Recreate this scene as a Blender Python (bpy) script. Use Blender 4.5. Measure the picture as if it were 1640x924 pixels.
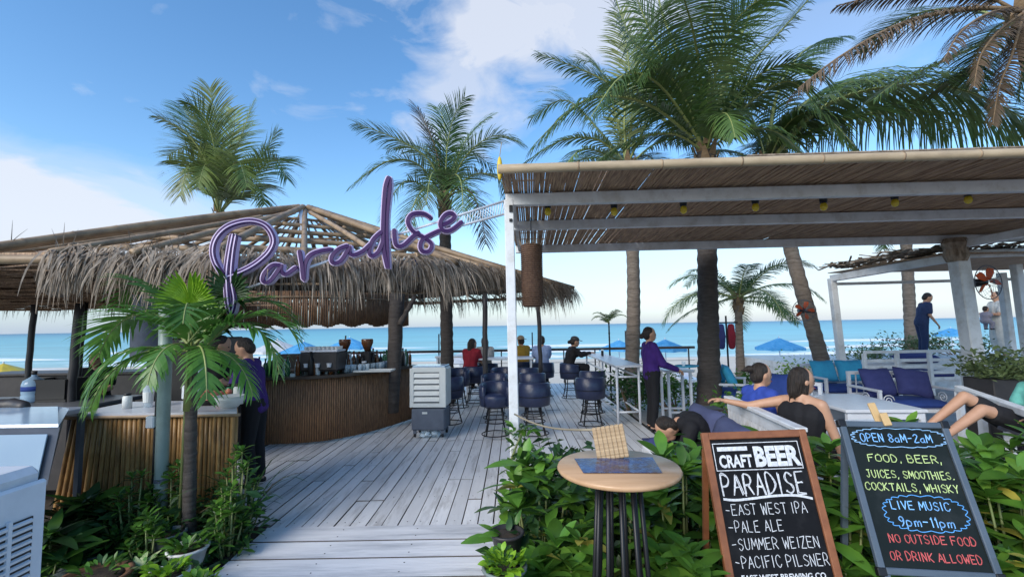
import bpy, math, random
from mathutils import Vector, Matrix
random.seed(7)
S = bpy.context.scene
for o in list(bpy.data.objects): bpy.data.objects.remove(o)
R = math.radians
V = lambda x, y, z: Vector((x, y, z))
U = random.uniform
PI = math.pi
# ------------------------------------------------------------------ camera
CAM = V(0, 0, 1.72)
F = 730.0; W, H = 1640.0, 924.0
PITCH = math.atan(59 / F); ROLL = R(-0.97)
CR = (Matrix.Rotation(PI / 2 + PITCH, 3, 'X') @ Matrix.Rotation(ROLL, 3, 'Z'))
cam = bpy.data.cameras.new('camera'); camo = bpy.data.objects.new('camera', cam)
S.collection.objects.link(camo); S.camera = camo
camo.matrix_world = Matrix.Translation(CAM) @ CR.to_4x4()
cam.sensor_width = 36; cam.lens = 36 * F / W; cam.clip_end = 20000; cam.clip_start = 0.05
S.render.resolution_x = 1024; S.render.resolution_y = 576
# ------------------------------------------------------------------ light
S.view_settings.view_transform = 'Standard'; S.view_settings.look = 'None'
S.view_settings.exposure = 1.35; S.view_settings.gamma = 1
SUN_EL = R(30); SUN_AZ = math.atan2(-0.62, -0.78)      # azimuth from +Y towards +X
w = bpy.data.worlds.new('World'); S.world = w; w.use_nodes = True
nt = w.node_tree; N = nt.nodes; L = nt.links; N.clear()
def nn(t, **k):
    n = N.new(t)
    for a, b in k.items(): setattr(n, a, b)
    return n
def vmath(op, a, b=None):
    n = nn('ShaderNodeVectorMath', operation=op)
    for i, q in enumerate((a, b)):
        if q is None: continue
        if isinstance(q, (tuple, Vector)): n.inputs[i].default_value = q
        else: L.new(q, n.inputs[i])
    return n
def fmath(op, a, b=None, c=None, clamp=False):
    n = nn('ShaderNodeMath', operation=op); n.use_clamp = clamp
    for i, q in enumerate((a, b, c)):
        if q is None: continue
        if isinstance(q, (int, float)): n.inputs[i].default_value = q
        else: L.new(q, n.inputs[i])
    return n.outputs[0]
sky = nn('ShaderNodeTexSky', sky_type='NISHITA'); sky.sun_disc = False
sky.sun_elevation = SUN_EL; sky.sun_rotation = SUN_AZ; sky.altitude = 0
sky.air_density = 1.0; sky.dust_density = 0.3; sky.ozone_density = 1.2
tc = nn('ShaderNodeTexCoord')
def pdir(px, py):
    return (CR @ V((px - 820) / F, (462 - py) / F, -1)).normalized()
n1 = nn('ShaderNodeTexNoise'); n1.inputs['Scale'].default_value = 5.5; n1.inputs['Detail'].default_value = 7; n1.inputs['Roughness'].default_value = .56; n1.inputs['Distortion'].default_value = .5
mp = nn('ShaderNodeMapping'); mp.inputs['Scale'].default_value = (1, 1, 2.1); L.new(tc.outputs['Generated'], mp.inputs[0]); L.new(mp.outputs[0], n1.inputs['Vector'])
noise = fmath('SUBTRACT', n1.outputs['Fac'], .5)
# base of wispy cloud everywhere
mask = fmath('MULTIPLY', fmath('SUBTRACT', n1.outputs['Fac'], .6), 2.2, clamp=True)
def blob(px, py, sx, sz, rot, amp, soft, nz):
    """soft cloud bank lying in one direction of the sky"""
    global mask
    d = vmath('SUBTRACT', tc.outputs['Generated'], tuple(pdir(px, py)))
    m = nn('ShaderNodeVectorRotate', rotation_type='AXIS_ANGLE'); m.inputs['Axis'].default_value = tuple(pdir(px, py)); m.inputs['Angle'].default_value = R(rot)
    L.new(d.outputs[0], m.inputs['Vector'])
    s = vmath('MULTIPLY', m.outputs[0], (1 / sx, 1 / sx, 1 / sz))
    l = vmath('LENGTH', s.outputs[0]).outputs['Value']
    v = fmath('SUBTRACT', 1.0, l)
    v = fmath('ADD', v, fmath('MULTIPLY', noise, nz))
    v = fmath('MULTIPLY', v, soft, clamp=True)
    v = fmath('MULTIPLY', v, amp)
    mask = fmath('MAXIMUM', mask, v)
blob(40, 345, .26, .085, -8, .88, 1.9, 2.2)
blob(20, 260, .40, .06, -4, .30, 1.4, 2.0)
blob(300, 335, .30, .05, -8, .5, 1.6, 2.5)
blob(800, 40, .20, .12, -12, .8, 1.6, 2.6)
blob(740, 150, .15, .13, 38, .62, 1.6, 2.4)
blob(930, -10, .30, .12, -8, .75, 1.8, 2.4)
blob(1000, 430, .65, .11, 0, .5, 1.1, 1.2)
blob(1400, 440, .45, .09, 0, .75, 1.2, 1.5)
blob(1330, 60, .3, .12, 0, .25, 1.4, 2.0)
hs = nn('ShaderNodeHueSaturation'); hs.inputs['Saturation'].default_value = 1.25; hs.inputs['Value'].default_value = 1.0
L.new(sky.outputs[0], hs.inputs['Color'])
mx = nn('ShaderNodeMix', data_type='RGBA'); L.new(mask, mx.inputs['Factor'])
hzn = nn('ShaderNodeMix', data_type='RGBA'); sepz = nn('ShaderNodeSeparateXYZ'); L.new(tc.outputs['Generated'], sepz.inputs[0])
L.new(fmath('MULTIPLY', fmath('SUBTRACT', 1.0, fmath('MULTIPLY', fmath('ABSOLUTE', sepz.outputs['Z']), 5.5), clamp=True), .8), hzn.inputs['Factor'])
L.new(hs.outputs[0], hzn.inputs['A']); hzn.inputs['B'].default_value = (1.12, 1.85, 3.05, 1)
L.new(hzn.outputs['Result'], mx.inputs['A']); mx.inputs['B'].default_value = (3.3, 3.45, 3.8, 1)
bg = nn('ShaderNodeBackground'); bg.inputs['Strength'].default_value = 0.10; L.new(mx.outputs['Result'], bg.inputs['Color'])
wo = nn('ShaderNodeOutputWorld'); L.new(bg.outputs[0], wo.inputs[0])
sl = bpy.data.lights.new('sun', 'SUN'); sl.energy = 1.35; sl.angle = R(38); sl.color = (1, .93, .82)
slo = bpy.data.objects.new('sun', sl); S.collection.objects.link(slo)
sd = V(math.sin(SUN_AZ) * math.cos(SUN_EL), math.cos(SUN_AZ) * math.cos(SUN_EL), math.sin(SUN_EL))
slo.rotation_euler = sd.to_track_quat('Z', 'Y').to_euler(); slo.location = sd * 60
# ------------------------------------------------------------------ pixel helpers
def P(px, py, Y):
    d = CR @ V((px - 820) / F, (462 - py) / F, -1)
    return CAM + d * ((Y - CAM.y) / d.y)
def G(px, py, z=0.0):
    d = CR @ V((px - 820) / F, (462 - py) / F, -1)
    return CAM + d * ((z - CAM.z) / d.z)
def xat(px, Y): return P(px, 520, Y).x
# ------------------------------------------------------------------ materials
def mat(name, c1, c2=None, rough=.6, scale=6, stretch=(1, 1, 1), bump=0, metal=0, spec=.4, rnd=0, trans=0, detail=5, contrast=1.0, dirt=None, dscale=2, emit=None, bscale=None):
    m = bpy.data.materials.new(name); m.use_nodes = True
    t = m.node_tree; n = t.nodes; l = t.links
    b = n['Principled BSDF']; out = n['Material Output']
    b.inputs['Roughness'].default_value = rough; b.inputs['Metallic'].default_value = metal
    b.inputs['Specular IOR Level'].default_value = spec
    c2 = c2 or tuple(x * .72 for x in c1)
    co = n.new('ShaderNodeTexCoord'); ma = n.new('ShaderNodeMapping'); ma.inputs['Scale'].default_value = stretch
    l.new(co.outputs['Object'], ma.inputs[0])
    oi = n.new('ShaderNodeObjectInfo')
    if rnd:
        vm = n.new('ShaderNodeVectorMath'); vm.operation = 'SCALE'; vm.inputs[0].default_value = (37, 19, 23); l.new(oi.outputs['Random'], vm.inputs['Scale'])
        l.new(vm.outputs[0], ma.inputs['Location'])
    no = n.new('ShaderNodeTexNoise'); no.inputs['Scale'].default_value = scale; no.inputs['Detail'].default_value = detail; no.inputs['Roughness'].default_value = .6
    l.new(ma.outputs[0], no.inputs['Vector'])
    mr = n.new('ShaderNodeMapRange'); mr.inputs[1].default_value = .5 - .22 / contrast; mr.inputs[2].default_value = .5 + .22 / contrast
    l.new(no.outputs['Fac'], mr.inputs[0])
    mix = n.new('ShaderNodeMix'); mix.data_type = 'RGBA'; l.new(mr.outputs[0], mix.inputs['Factor'])
    mix.inputs['A'].default_value = (*c1, 1); mix.inputs['B'].default_value = (*c2, 1)
    col = mix.outputs['Result']
    if dirt:
        n2 = n.new('ShaderNodeTexNoise'); n2.inputs['Scale'].default_value = dscale; n2.inputs['Detail'].default_value = 8; n2.inputs['Roughness'].default_value = .7
        l.new(ma.outputs[0], n2.inputs['Vector'])
        r2 = n.new('ShaderNodeMapRange'); r2.inputs[1].default_value = .5; r2.inputs[2].default_value = .72; l.new(n2.outputs['Fac'], r2.inputs[0])
        m2 = n.new('ShaderNodeMix'); m2.data_type = 'RGBA'; l.new(r2.outputs[0], m2.inputs['Factor']); l.new(col, m2.inputs['A']); m2.inputs['B'].default_value = (*dirt, 1)
        col = m2.outputs['Result']
    if rnd:
        hv = n.new('ShaderNodeHueSaturation'); r3 = n.new('ShaderNodeMapRange'); r3.inputs[3].default_value = 1 - rnd; r3.inputs[4].default_value = 1 + rnd
        l.new(oi.outputs['Random'], r3.inputs[0]); l.new(r3.outputs[0], hv.inputs['Value']); l.new(col, hv.inputs['Color']); col = hv.outputs[0]
    l.new(col, b.inputs['Base Color'])
    if bump:
        nb = no
        if bscale:
            nb = n.new('ShaderNodeTexNoise'); nb.inputs['Scale'].default_value = bscale; nb.inputs['Detail'].default_value = 4; l.new(ma.outputs[0], nb.inputs['Vector'])
        bp = n.new('ShaderNodeBump'); bp.inputs['Strength'].default_value = bump; bp.inputs['Distance'].default_value = .02
        l.new(nb.outputs['Fac'], bp.inputs['Height']); l.new(bp.outputs[0], b.inputs['Normal'])
    if trans:
        tr = n.new('ShaderNodeBsdfTranslucent'); ms = n.new('ShaderNodeMixShader'); ms.inputs[0].default_value = trans
        l.new(col, tr.inputs['Color']); l.new(b.outputs[0], ms.inputs[1]); l.new(tr.outputs[0], ms.inputs[2]); l.new(ms.outputs[0], out.inputs['Surface'])
    if emit:
        b.inputs['Emission Color'].default_value = (*emit[:3], 1); b.inputs['Emission Strength'].default_value = emit[3]
    return m
def glass(name, c, rough=.05, alpha=.5):
    m = bpy.data.materials.new(name); m.use_nodes = True; t = m.node_tree; n = t.nodes; l = t.links
    b = n['Principled BSDF']; b.inputs['Base Color'].default_value = (*c, 1); b.inputs['Roughness'].default_value = rough
    tr = n.new('ShaderNodeBsdfTransparent'); tr.inputs[0].default_value = (*[min(1, x * .4 + .6) for x in c], 1)
    ms = n.new('ShaderNodeMixShader'); ms.inputs[0].default_value = alpha
    l.new(tr.outputs[0], ms.inputs[1]); l.new(b.outputs[0], ms.inputs[2]); l.new(ms.outputs[0], n['Material Output'].inputs[0]); return m
m_plank = mat('white_painted_plank', (.82, .81, .80), (.70, .69, .69), rough=.45, scale=3, stretch=(4, .6, 6), bump=.15, rnd=.10, dirt=(.40, .38, .36), dscale=2.2, contrast=.9)
m_ramp = mat('white_ramp_board', (.84, .83, .83), (.74, .73, .74), rough=.5, scale=3, stretch=(.6, 6, 6), bump=.25, rnd=.07, dirt=(.4, .41, .43), dscale=1.2)
m_white = mat('white_paint', (.74, .76, .78), (.58, .60, .62), rough=.45, scale=5, bump=.08, dirt=(.52, .51, .49), dscale=5)
m_wmetal = mat('white_metal', (.72, .75, .8), (.62, .65, .7), rough=.35, scale=9)
m_under = mat('dark_joist', (.03, .028, .026), rough=.9)
m_bamboo = mat('bamboo_gold', (.46, .27, .10), (.26, .14, .05), rough=.42, scale=4, stretch=(3, 3, 1.2), bump=.2, rnd=.3, dirt=(.16, .09, .04), dscale=2)
m_bamboodk = mat('bamboo_dark', (.30, .165, .085), (.14, .075, .04), rough=.5, scale=9, stretch=(9, 9, 1), bump=.2, rnd=.2, contrast=1.5)
m_pole = mat('bamboo_pole', (.38, .27, .165), (.21, .14, .085), rough=.5, scale=3, stretch=(1.5, 1.5, 1.5), bump=.15, rnd=.22, dirt=(.16, .11, .07), dscale=3)
m_fascia = mat('bamboo_fascia', (.50, .40, .27), (.36, .27, .17), rough=.5, scale=4, stretch=(.8, 3, 3), bump=.1, dirt=(.32, .25, .17), dscale=2)
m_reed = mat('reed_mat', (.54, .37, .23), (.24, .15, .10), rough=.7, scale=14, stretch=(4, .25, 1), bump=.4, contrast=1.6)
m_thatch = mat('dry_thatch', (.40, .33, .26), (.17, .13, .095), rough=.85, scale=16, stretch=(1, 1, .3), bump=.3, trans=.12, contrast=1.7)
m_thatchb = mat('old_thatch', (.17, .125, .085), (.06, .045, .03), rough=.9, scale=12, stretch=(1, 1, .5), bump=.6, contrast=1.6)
m_navy = mat('navy_leather', (.018, .026, .065), (.028, .038, .085), rough=.33, scale=30, bump=.12, spec=.5)
m_black = mat('black_metal', (.012, .012, .014), rough=.4, scale=20)
m_dark = mat('dark_counter', (.03, .028, .03), (.05, .045, .045), rough=.45, scale=8)
m_sand = mat('beach_sand', (.74, .66, .54), (.62, .54, .43), rough=.9, scale=.6, bump=.6, detail=9, bscale=6)
m_soil = mat('garden_soil', (.035, .026, .018), (.07, .05, .035), rough=.95, scale=9, bump=1, detail=8)
m_pave = mat('street_paving', (.22, .21, .2), (.3, .29, .27), rough=.85, scale=4, bump=.3, dirt=(.12, .11, .1))
m_leaf = mat('broad_leaf', (.115, .255, .032), (.06, .16, .025), rough=.35, scale=7, rnd=.45, trans=.28, spec=.5)
m_leafb = mat('bright_leaf', (.30, .50, .03), (.18, .38, .03), rough=.4, scale=10, rnd=.25, trans=.35)
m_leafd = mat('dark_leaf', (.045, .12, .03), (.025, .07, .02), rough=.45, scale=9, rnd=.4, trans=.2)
m_leafv = mat('variegated_leaf', (.55, .62, .33), (.10, .25, .06), rough=.4, scale=22, rnd=.15, trans=.3, contrast=3)
m_leafpale = mat('sea_leaf', (.30, .38, .17), (.14, .22, .08), rough=.5, scale=5, rnd=.4, trans=.25)
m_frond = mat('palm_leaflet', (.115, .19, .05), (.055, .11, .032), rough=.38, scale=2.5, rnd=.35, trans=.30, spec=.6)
m_frondy = mat('palm_leaflet_sun_tint', (.22, .27, .07), (.11, .17, .045), rough=.4, scale=2.5, rnd=.3, trans=.3, spec=.5)  # palm leaflet with warm sunlight put into its colour
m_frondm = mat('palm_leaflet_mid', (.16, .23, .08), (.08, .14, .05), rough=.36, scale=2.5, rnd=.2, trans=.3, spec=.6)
m_frondd = mat('palm_leaflet_dry', (.17, .115, .07), (.08, .06, .04), rough=.7, scale=3, rnd=.3, trans=.15)
m_stem = mat('green_stem', (.13, .2, .06), (.2, .2, .08), rough=.5, scale=4)
m_trunk = mat('palm_trunk', (.24, .20, .165), (.12, .095, .075), rough=.85, scale=6, stretch=(1, 1, 5), bump=.8, dirt=(.07, .055, .045), dscale=4)
m_trunkd = mat('palm_trunk_dark', (.10, .085, .075), (.05, .04, .035), rough=.85, scale=6, stretch=(1, 1, 5), bump=.9)
m_yfr = mat('young_leaflet', (.15, .33, .06), (.08, .21, .04), rough=.35, scale=3, rnd=.35, trans=.35, spec=.5)
m_spine = mat('leaf_spine', (.30, .34, .12), (.2, .24, .08), rough=.4, scale=6)
m_husk = mat('palm_boot', (.27, .19, .11), (.13, .085, .05), rough=.85, scale=9, stretch=(1, 1, 2), bump=.6)
m_wood = mat('wood_table', (.60, .38, .22), (.46, .27, .14), rough=.3, scale=3, stretch=(.7, 7, 1), bump=.05, contrast=1.2)
m_woodl = mat('light_wood', (.52, .38, .23), (.30, .20, .11), rough=.6, scale=5, stretch=(1, 1, 14), bump=.2, contrast=1.8)
m_frame = mat('brown_frame', (.30, .115, .05), (.18, .065, .03), rough=.45, scale=4, stretch=(3, 1, 3), bump=.1)
m_board = mat('chalkboard', (.007, .007, .008), (.011, .011, .013), rough=.5, scale=3, spec=.12, dirt=(.024, .024, .026), dscale=4)
m_bluewood = mat('greyblue_frame', (.09, .12, .16), (.06, .085, .115), rough=.5, scale=6)
m_chalk = mat('chalk_white', (.75, .77, .8), (.5, .52, .55), rough=.9, scale=60, contrast=1.5)
m_chalkg = mat('chalk_green', (.62, .75, .30), (.45, .6, .25), rough=.9, scale=60)
m_chalkb = mat('chalk_blue', (.12, .42, .85), (.08, .3, .7), rough=.9, scale=60)
m_chalkr = mat('chalk_red', (.70, .12, .12), (.5, .1, .1), rough=.9, scale=60)
m_purple = mat('purple_sign', (.040, .006, .085), (.03, .005, .065), rough=.6, scale=5)
m_lav = mat('lavender_sign', (.62, .50, .72), (.56, .45, .66), rough=.4, scale=5)
m_blue = mat('blue_cushion', (.03, .07, .30), (.02, .05, .22), rough=.85, scale=9, bump=.2)
m_navyc = mat('navy_cushion', (.035, .045, .16), (.05, .06, .2), rough=.9, scale=12, bump=.2)
m_faded = mat('faded_navy_cushion', (.07, .085, .17), (.05, .06, .13), rough=.95, scale=7, bump=.4)
m_turq = mat('turquoise_cushion', (.05, .40, .62), (.04, .30, .52), rough=.85, scale=8, bump=.2)
m_umb = mat('umbrella_blue', (.16, .50, .85), (.05, .34, .7), rough=.7, scale=5, trans=.3)
m_umbw = mat('umbrella_white', (.75, .78, .82), rough=.7, trans=.3)
m_grey = mat('grey_plastic', (.12, .14, .18), rough=.5, scale=8)
m_cream = mat('cream_plastic', (.66, .68, .66), (.58, .6, .58), rough=.45, scale=6)
m_lid = mat('pale_blue_lid', (.42, .56, .70), (.36, .5, .66), rough=.12, scale=2, spec=.7)
m_pot = mat('white_pot', (.68, .70, .70), (.5, .5, .48), rough=.5, scale=6, dirt=(.25, .22, .18))
m_potg = mat('grey_pot', (.20, .24, .23), rough=.6, scale=6)
m_potb = mat('clay_bowl', (.20, .10, .055), rough=.7, scale=6, bump=.2)
m_bulb = mat('yellow_bulb', (.78, .62, .04), (.7, .5, .03), rough=.15, spec=.7)
m_yellow = mat('yellow_plastic', (.75, .55, .05), rough=.4)
m_orange = mat('orange_plastic', (.75, .12, .03), rough=.4)
m_skin = mat('skin', (.50, .29, .19), (.44, .24, .15), rough=.5, scale=8)
m_skind = mat('skin_tan', (.33, .18, .11), (.28, .145, .09), rough=.5, scale=8)
m_hair = mat('black_hair', (.010, .008, .007), (.035, .024, .018), rough=.5, scale=90, stretch=(1, 1, .12), bump=1.0, contrast=1.5)
m_pipe = mat('pvc_pipe', (.36, .46, .44), (.26, .34, .33), rough=.4, scale=5, dirt=(.2, .24, .2))
m_rope = mat('rope', (.35, .3, .22), rough=.9)
m_glass = glass('clear_glass', (.8, .9, .95))
m_glassg = glass('green_glass', (.03, .14, .06), alpha=.85)
m_glassb = glass('brown_glass', (.12, .04, .01), alpha=.88)
m_jug = glass('blue_jug', (.45, .65, .85), alpha=.6)
m_wall = mat('street_building_wall', (.5, .47, .42), (.42, .4, .36), rough=.9, scale=2)
def cloth(name, c, k=.75): return mat(name, c, tuple(x * k for x in c), rough=.85, scale=14, bump=.35)
# ------------------------------------------------------------------ mesh builder
class MB:
    def __init__(s): s.v = []; s.f = []; s.sm = True
    def add(s, vs, fs):
        n = len(s.v); s.v += [tuple(q) for q in vs]; s.f += [tuple(i + n for i in f) for f in fs]; return s
    def box(s, c, d, M=None, bev=0):
        x, y, z = d[0] / 2, d[1] / 2, d[2] / 2
        if bev:
            b = min(bev, x * .9, y * .9, z * .9); vs = []
            for sx in (-1, 1):
                for sy in (-1, 1):
                    for sz in (-1, 1):
                        vs += [(sx * x, sy * (y - b), sz * (z - b)), (sx * (x - b), sy * y, sz * (z - b)), (sx * (x - b), sy * (y - b), sz * z)]
            I = lambda a, b_, c_, k: ((a * 2 + b_) * 2 + c_) * 3 + k
            fs = []
            for a in (0, 1):
                fs.append([I(a, 0, 0, 0), I(a, 1, 0, 0), I(a, 1, 1, 0), I(a, 0, 1, 0)][::1 if a else -1])
                fs.append([I(0, a, 0, 1), I(1, a, 0, 1), I(1, a, 1, 1), I(0, a, 1, 1)][::-1 if a else 1])
                fs.append([I(0, 0, a, 2), I(1, 0, a, 2), I(1, 1, a, 2), I(0, 1, a, 2)][::1 if a else -1])
            for a in (0, 1):
                for b_ in (0, 1):
                    fs.append([I(a, b_, 0, 0), I(a, b_, 1, 0), I(a, b_, 1, 1), I(a, b_, 0, 1)])
                    fs.append([I(a, 0, b_, 0), I(a, 1, b_, 0), I(a, 1, b_, 2), I(a, 0, b_, 2)])
                    fs.append([I(0, a, b_, 1), I(1, a, b_, 1), I(1, a, b_, 2), I(0, a, b_, 2)])
                    for c_ in (0, 1): fs.append([I(a, b_, c_, 0), I(a, b_, c_, 1), I(a, b_, c_, 2)])
        else:
            vs = [(sx * x, sy * y, sz * z) for sx in (-1, 1) for sy in (-1, 1) for sz in (-1, 1)]
            fs = [(0, 1, 3, 2), (4, 6, 7, 5), (0, 4, 5, 1), (2, 3, 7, 6), (0, 2, 6, 4), (1, 5, 7, 3)]
        c = Vector(c)
        vs = [(M @ Vector(q) if M else Vector(q)) + c for q in vs]
        return s.add(vs, fs)
    def bar(s, a, b, wd, ht, bev=0):
        """box beam between two points"""
        a = Vector(a); b = Vector(b); d = b - a
        q = d.to_track_quat('Y', 'Z').to_matrix()
        return s.box((a + b) / 2, (wd, d.length, ht), q, bev)
    def tube(s, pts, r, n=8, cap=True):
        pts = [Vector(p) for p in pts]; m = len(pts)
        rs = r if isinstance(r, (list, tuple)) else [r] * m
        T = (pts[1] - pts[0]).normalized(); a = T.orthogonal().normalized(); vs = []
        for i in range(m):
            if i < m - 1: t = (pts[i + 1] - pts[max(i - 1, 0)])
            else: t = pts[i] - pts[i - 1]
            t = t.normalized() if t.length > 1e-9 else T
            a = (a - t * a.dot(t)); a = a.normalized() if a.length > 1e-6 else t.orthogonal().normalized()
            b = t.cross(a); T = t
            for k in range(n):
                g = 2 * PI * k / n; vs.append(pts[i] + (a * math.cos(g) + b * math.sin(g)) * rs[i])
        fs = [(i * n + k, i * n + (k + 1) % n, (i + 1) * n + (k + 1) % n, (i + 1) * n + k) for i in range(m - 1) for k in range(n)]
        if cap: fs += [tuple(range(n - 1, -1, -1)), tuple((m - 1) * n + k for k in range(n))]
        return s.add(vs, fs)
    def lathe(s, c, prof, n=20, ax=None):
        """prof = (r,z) pairs from bottom to top"""
        c = Vector(c); vs = []
        for r, z in prof:
            for k in range(n):
                g = 2 * PI * k / n; q = V(r * math.cos(g), r * math.sin(g), z); vs.append(c + (ax @ q if ax else q))
        m = len(prof)
        fs = [(i * n + k, i * n + (k + 1) % n, (i + 1) * n + (k + 1) % n, (i + 1) * n + k) for i in range(m - 1) for k in range(n)]
        fs += [tuple(range(n - 1, -1, -1)), tuple((m - 1) * n + k for k in range(n))]
        return s.add(vs, fs)
    def ell(s, c, r, n=10, M=None):
        c = Vector(c); r = r if isinstance(r, (tuple, list)) else (r, r, r); vs = []; m = n
        for i in range(m + 1):
            t = PI * i / m
            for k in range(2 * n if n < 8 else n + 4):
                kk = 2 * n if n < 8 else n + 4; g = 2 * PI * k / kk
                rr = max(math.sin(t), .001)
                q = V(r[0] * rr * math.cos(g), r[1] * rr * math.sin(g), -r[2] * math.cos(t)); vs.append(c + (M @ q if M else q))
        kk = 2 * n if n < 8 else n + 4
        fs = [(i * kk + k, i * kk + (k + 1) % kk, (i + 1) * kk + (k + 1) % kk, (i + 1) * kk + k) for i in range(m) for k in range(kk)]
        fs += [tuple(range(kk - 1, -1, -1)), tuple(m * kk + k for k in range(kk))]
        return s.add(vs, fs)
    def cap(s, a, b, ra, rb, n=10):
        """tapered capsule"""
        a = Vector(a); b = Vector(b); d = b - a
        if d.length < 1e-4: return s.ell(a, ra)
        u = d.normalized(); pts = []; rs = []
        for g in (-88, -60, -30, 0): pts.append(a + u * ra * math.sin(R(g))); rs.append(ra * math.cos(R(g)))
        for g in (0, 30, 60, 88): pts.append(b + u * rb * math.sin(R(g))); rs.append(rb * math.cos(R(g)))
        return s.tube(pts, rs, n)
    def mesh(s, name, m, smooth=False, off=None):
        me = bpy.data.meshes.new(name)
        vs = s.v if off is None else [(a - off[0], b - off[1], c - off[2]) for a, b, c in s.v]
        me.from_pydata(vs, [], s.f); me.materials.append(m)
        if smooth: me.shade_smooth() if hasattr(me, 'shade_smooth') else me.polygons.foreach_set('use_smooth', [True] * len(me.polygons))
        me.update(); return me
COL = S.collection
def tag(o, label=None, cat=None, group=None, kind=None):
    if label: o['label'] = label
    if cat: o['category'] = cat
    if group: o['group'] = group
    if kind: o['kind'] = kind
    return o
def thing(name, label, cat, loc=(0, 0, 0), rz=0, group=None):
    o = bpy.data.objects.new(name, None); COL.objects.link(o); o.location = loc; o.rotation_euler = (0, 0, rz); o.empty_display_size = .1
    return tag(o, label, cat, group)
def part(name, mb, m, parent=None, smooth=False, world=False, kind=None, label=None):
    """world=True: the mesh was written in world coordinates and the parent is an unrotated Empty (or its part)"""
    off = None
    if parent is not None and world:
        p = parent; off = Vector((0, 0, 0))
        while p is not None: off += p.location; p = p.parent
    me = mb if isinstance(mb, bpy.types.Mesh) else mb.mesh(name, m, smooth, off)
    if isinstance(mb, bpy.types.Mesh) and m is not None and len(me.materials) == 0: me.materials.append(m)
    o = bpy.data.objects.new(name, me); COL.objects.link(o)
    if parent is not None: o.parent = parent
    if kind: o['kind'] = kind
    if label: o['label'] = label
    return o
def struct(name, mb, m, parent=None, smooth=False):
    o = part(name, mb, m, parent, smooth); o['kind'] = 'structure'; return o
def single(name, mb, m, label, cat, group=None, smooth=False, base=None):
    """a thing that is one mesh; origin moved to its base"""
    if base is None:
        n = len(mb.v); base = (sum(q[0] for q in mb.v) / n, sum(q[1] for q in mb.v) / n, min(q[2] for q in mb.v))
    me = mb.mesh(name, m, smooth, base); o = bpy.data.objects.new(name, me); COL.objects.link(o); o.location = base
    return tag(o, label, cat, group)
def copy_tree(o, parent=None):
    c = o.copy(); COL.objects.link(c); c.parent = parent
    for ch in o.children: copy_tree(ch, c)
    return c
def smooth_path(pts, k=6):
    pts = [Vector(p) for p in pts]; out = []
    for i in range(len(pts) - 1):
        p0 = pts[max(i - 1, 0)]; p1 = pts[i]; p2 = pts[i + 1]; p3 = pts[min(i + 2, len(pts) - 1)]
        for j in range(k):
            t = j / k
            out.append(.5 * ((2 * p1) + (p2 - p0) * t + (2 * p0 - 5 * p1 + 4 * p2 - p3) * t * t + (3 * p1 - p0 - 3 * p2 + p3) * t ** 3))
    out.append(pts[-1]); return out
GZ = -0.14   # level of the ground round the deck
# ------------------------------------------------------------------ ground, sea, beach
def sheet(x0, x1, y0, y1, z, nx=1, ny=1, f=None):
    mb = MB(); vs = []; fs = []
    for j in range(ny + 1):
        for i in range(nx + 1):
            x = x0 + (x1 - x0) * i / nx; y = y0 + (y1 - y0) * j / ny; vs.append((x, y, z + (f(x, y) if f else 0)))
    fs = [(j * (nx + 1) + i, j * (nx + 1) + i + 1, (j + 1) * (nx + 1) + i + 1, (j + 1) * (nx + 1) + i) for j in range(ny) for i in range(nx)]
    return mb.add(vs, fs)
BZ = -1.0
struct('ground', sheet(-60, 60, -40, 14.5, GZ - .02), m_soil)
struct('street', sheet(-60, 60, -30, 1.6, GZ - .016), m_pave)
bank = sheet(-200, 200, 14.4, 60, 0, 80, 24, lambda x, y: (GZ - .02) + (BZ - GZ) * min(1, (y - 14.4) / 2.5) - max(0, y - 30) * .03 + .06 * math.sin(x * .7 + y) * (1 if 18 < y < 30 else 0))
struct('beach', bank, m_sand, smooth=True)
# sea
m_sea = bpy.data.materials.new('sea_water'); m_sea.use_nodes = True
t = m_sea.node_tree; n = t.nodes; l = t.links; b = n['Principled BSDF']
b.inputs['Roughness'].default_value = .35; b.inputs['Specular IOR Level'].default_value = .22
ge = n.new('ShaderNodeNewGeometry'); sx = n.new('ShaderNodeSeparateXYZ'); l.new(ge.outputs['Position'], sx.inputs[0])
mr = n.new('ShaderNodeMapRange'); mr.inputs[1].default_value = 40; mr.inputs[2].default_value = 1500; mr.interpolation_type = 'LINEAR'
pw = n.new('ShaderNodeMath'); pw.operation = 'POWER'; pw.inputs[1].default_value = .42; l.new(sx.outputs['Y'], mr.inputs[0]); l.new(mr.outputs[0], pw.inputs[0])
cr = n.new('ShaderNodeValToRGB'); e = cr.color_ramp.elements
e[0].position = 0; e[0].color = (.45, .62, .58, 1); e[1].position = 1; e[1].color = (.018, .18, .29, 1)
q = e.new(.13); q.color = (.27, .56, .56, 1); q = e.new(.35); q.color = (.14, .47, .52, 1); q = e.new(.7); q.color = (.04, .28, .39, 1)
l.new(pw.outputs[0], cr.inputs[0])
mpn = n.new('ShaderNodeMapping'); mpn.inputs['Scale'].default_value = (.035, .16, 1); l.new(ge.outputs['Position'], mpn.inputs[0])
wn = n.new('ShaderNodeTexNoise'); wn.inputs['Scale'].default_value = 1.2; wn.inputs['Detail'].default_value = 9; wn.inputs['Roughness'].default_value = .65; l.new(mpn.outputs[0], wn.inputs[0])
hv = n.new('ShaderNodeHueSaturation'); r3 = n.new('ShaderNodeMapRange'); r3.inputs[1].default_value = .3; r3.inputs[2].default_value = .7; r3.inputs[3].default_value = .78; r3.inputs[4].default_value = 1.2
l.new(wn.outputs['Fac'], r3.inputs[0]); l.new(r3.outputs[0], hv.inputs['Value']); l.new(cr.outputs[0], hv.inputs['Color'])
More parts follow.
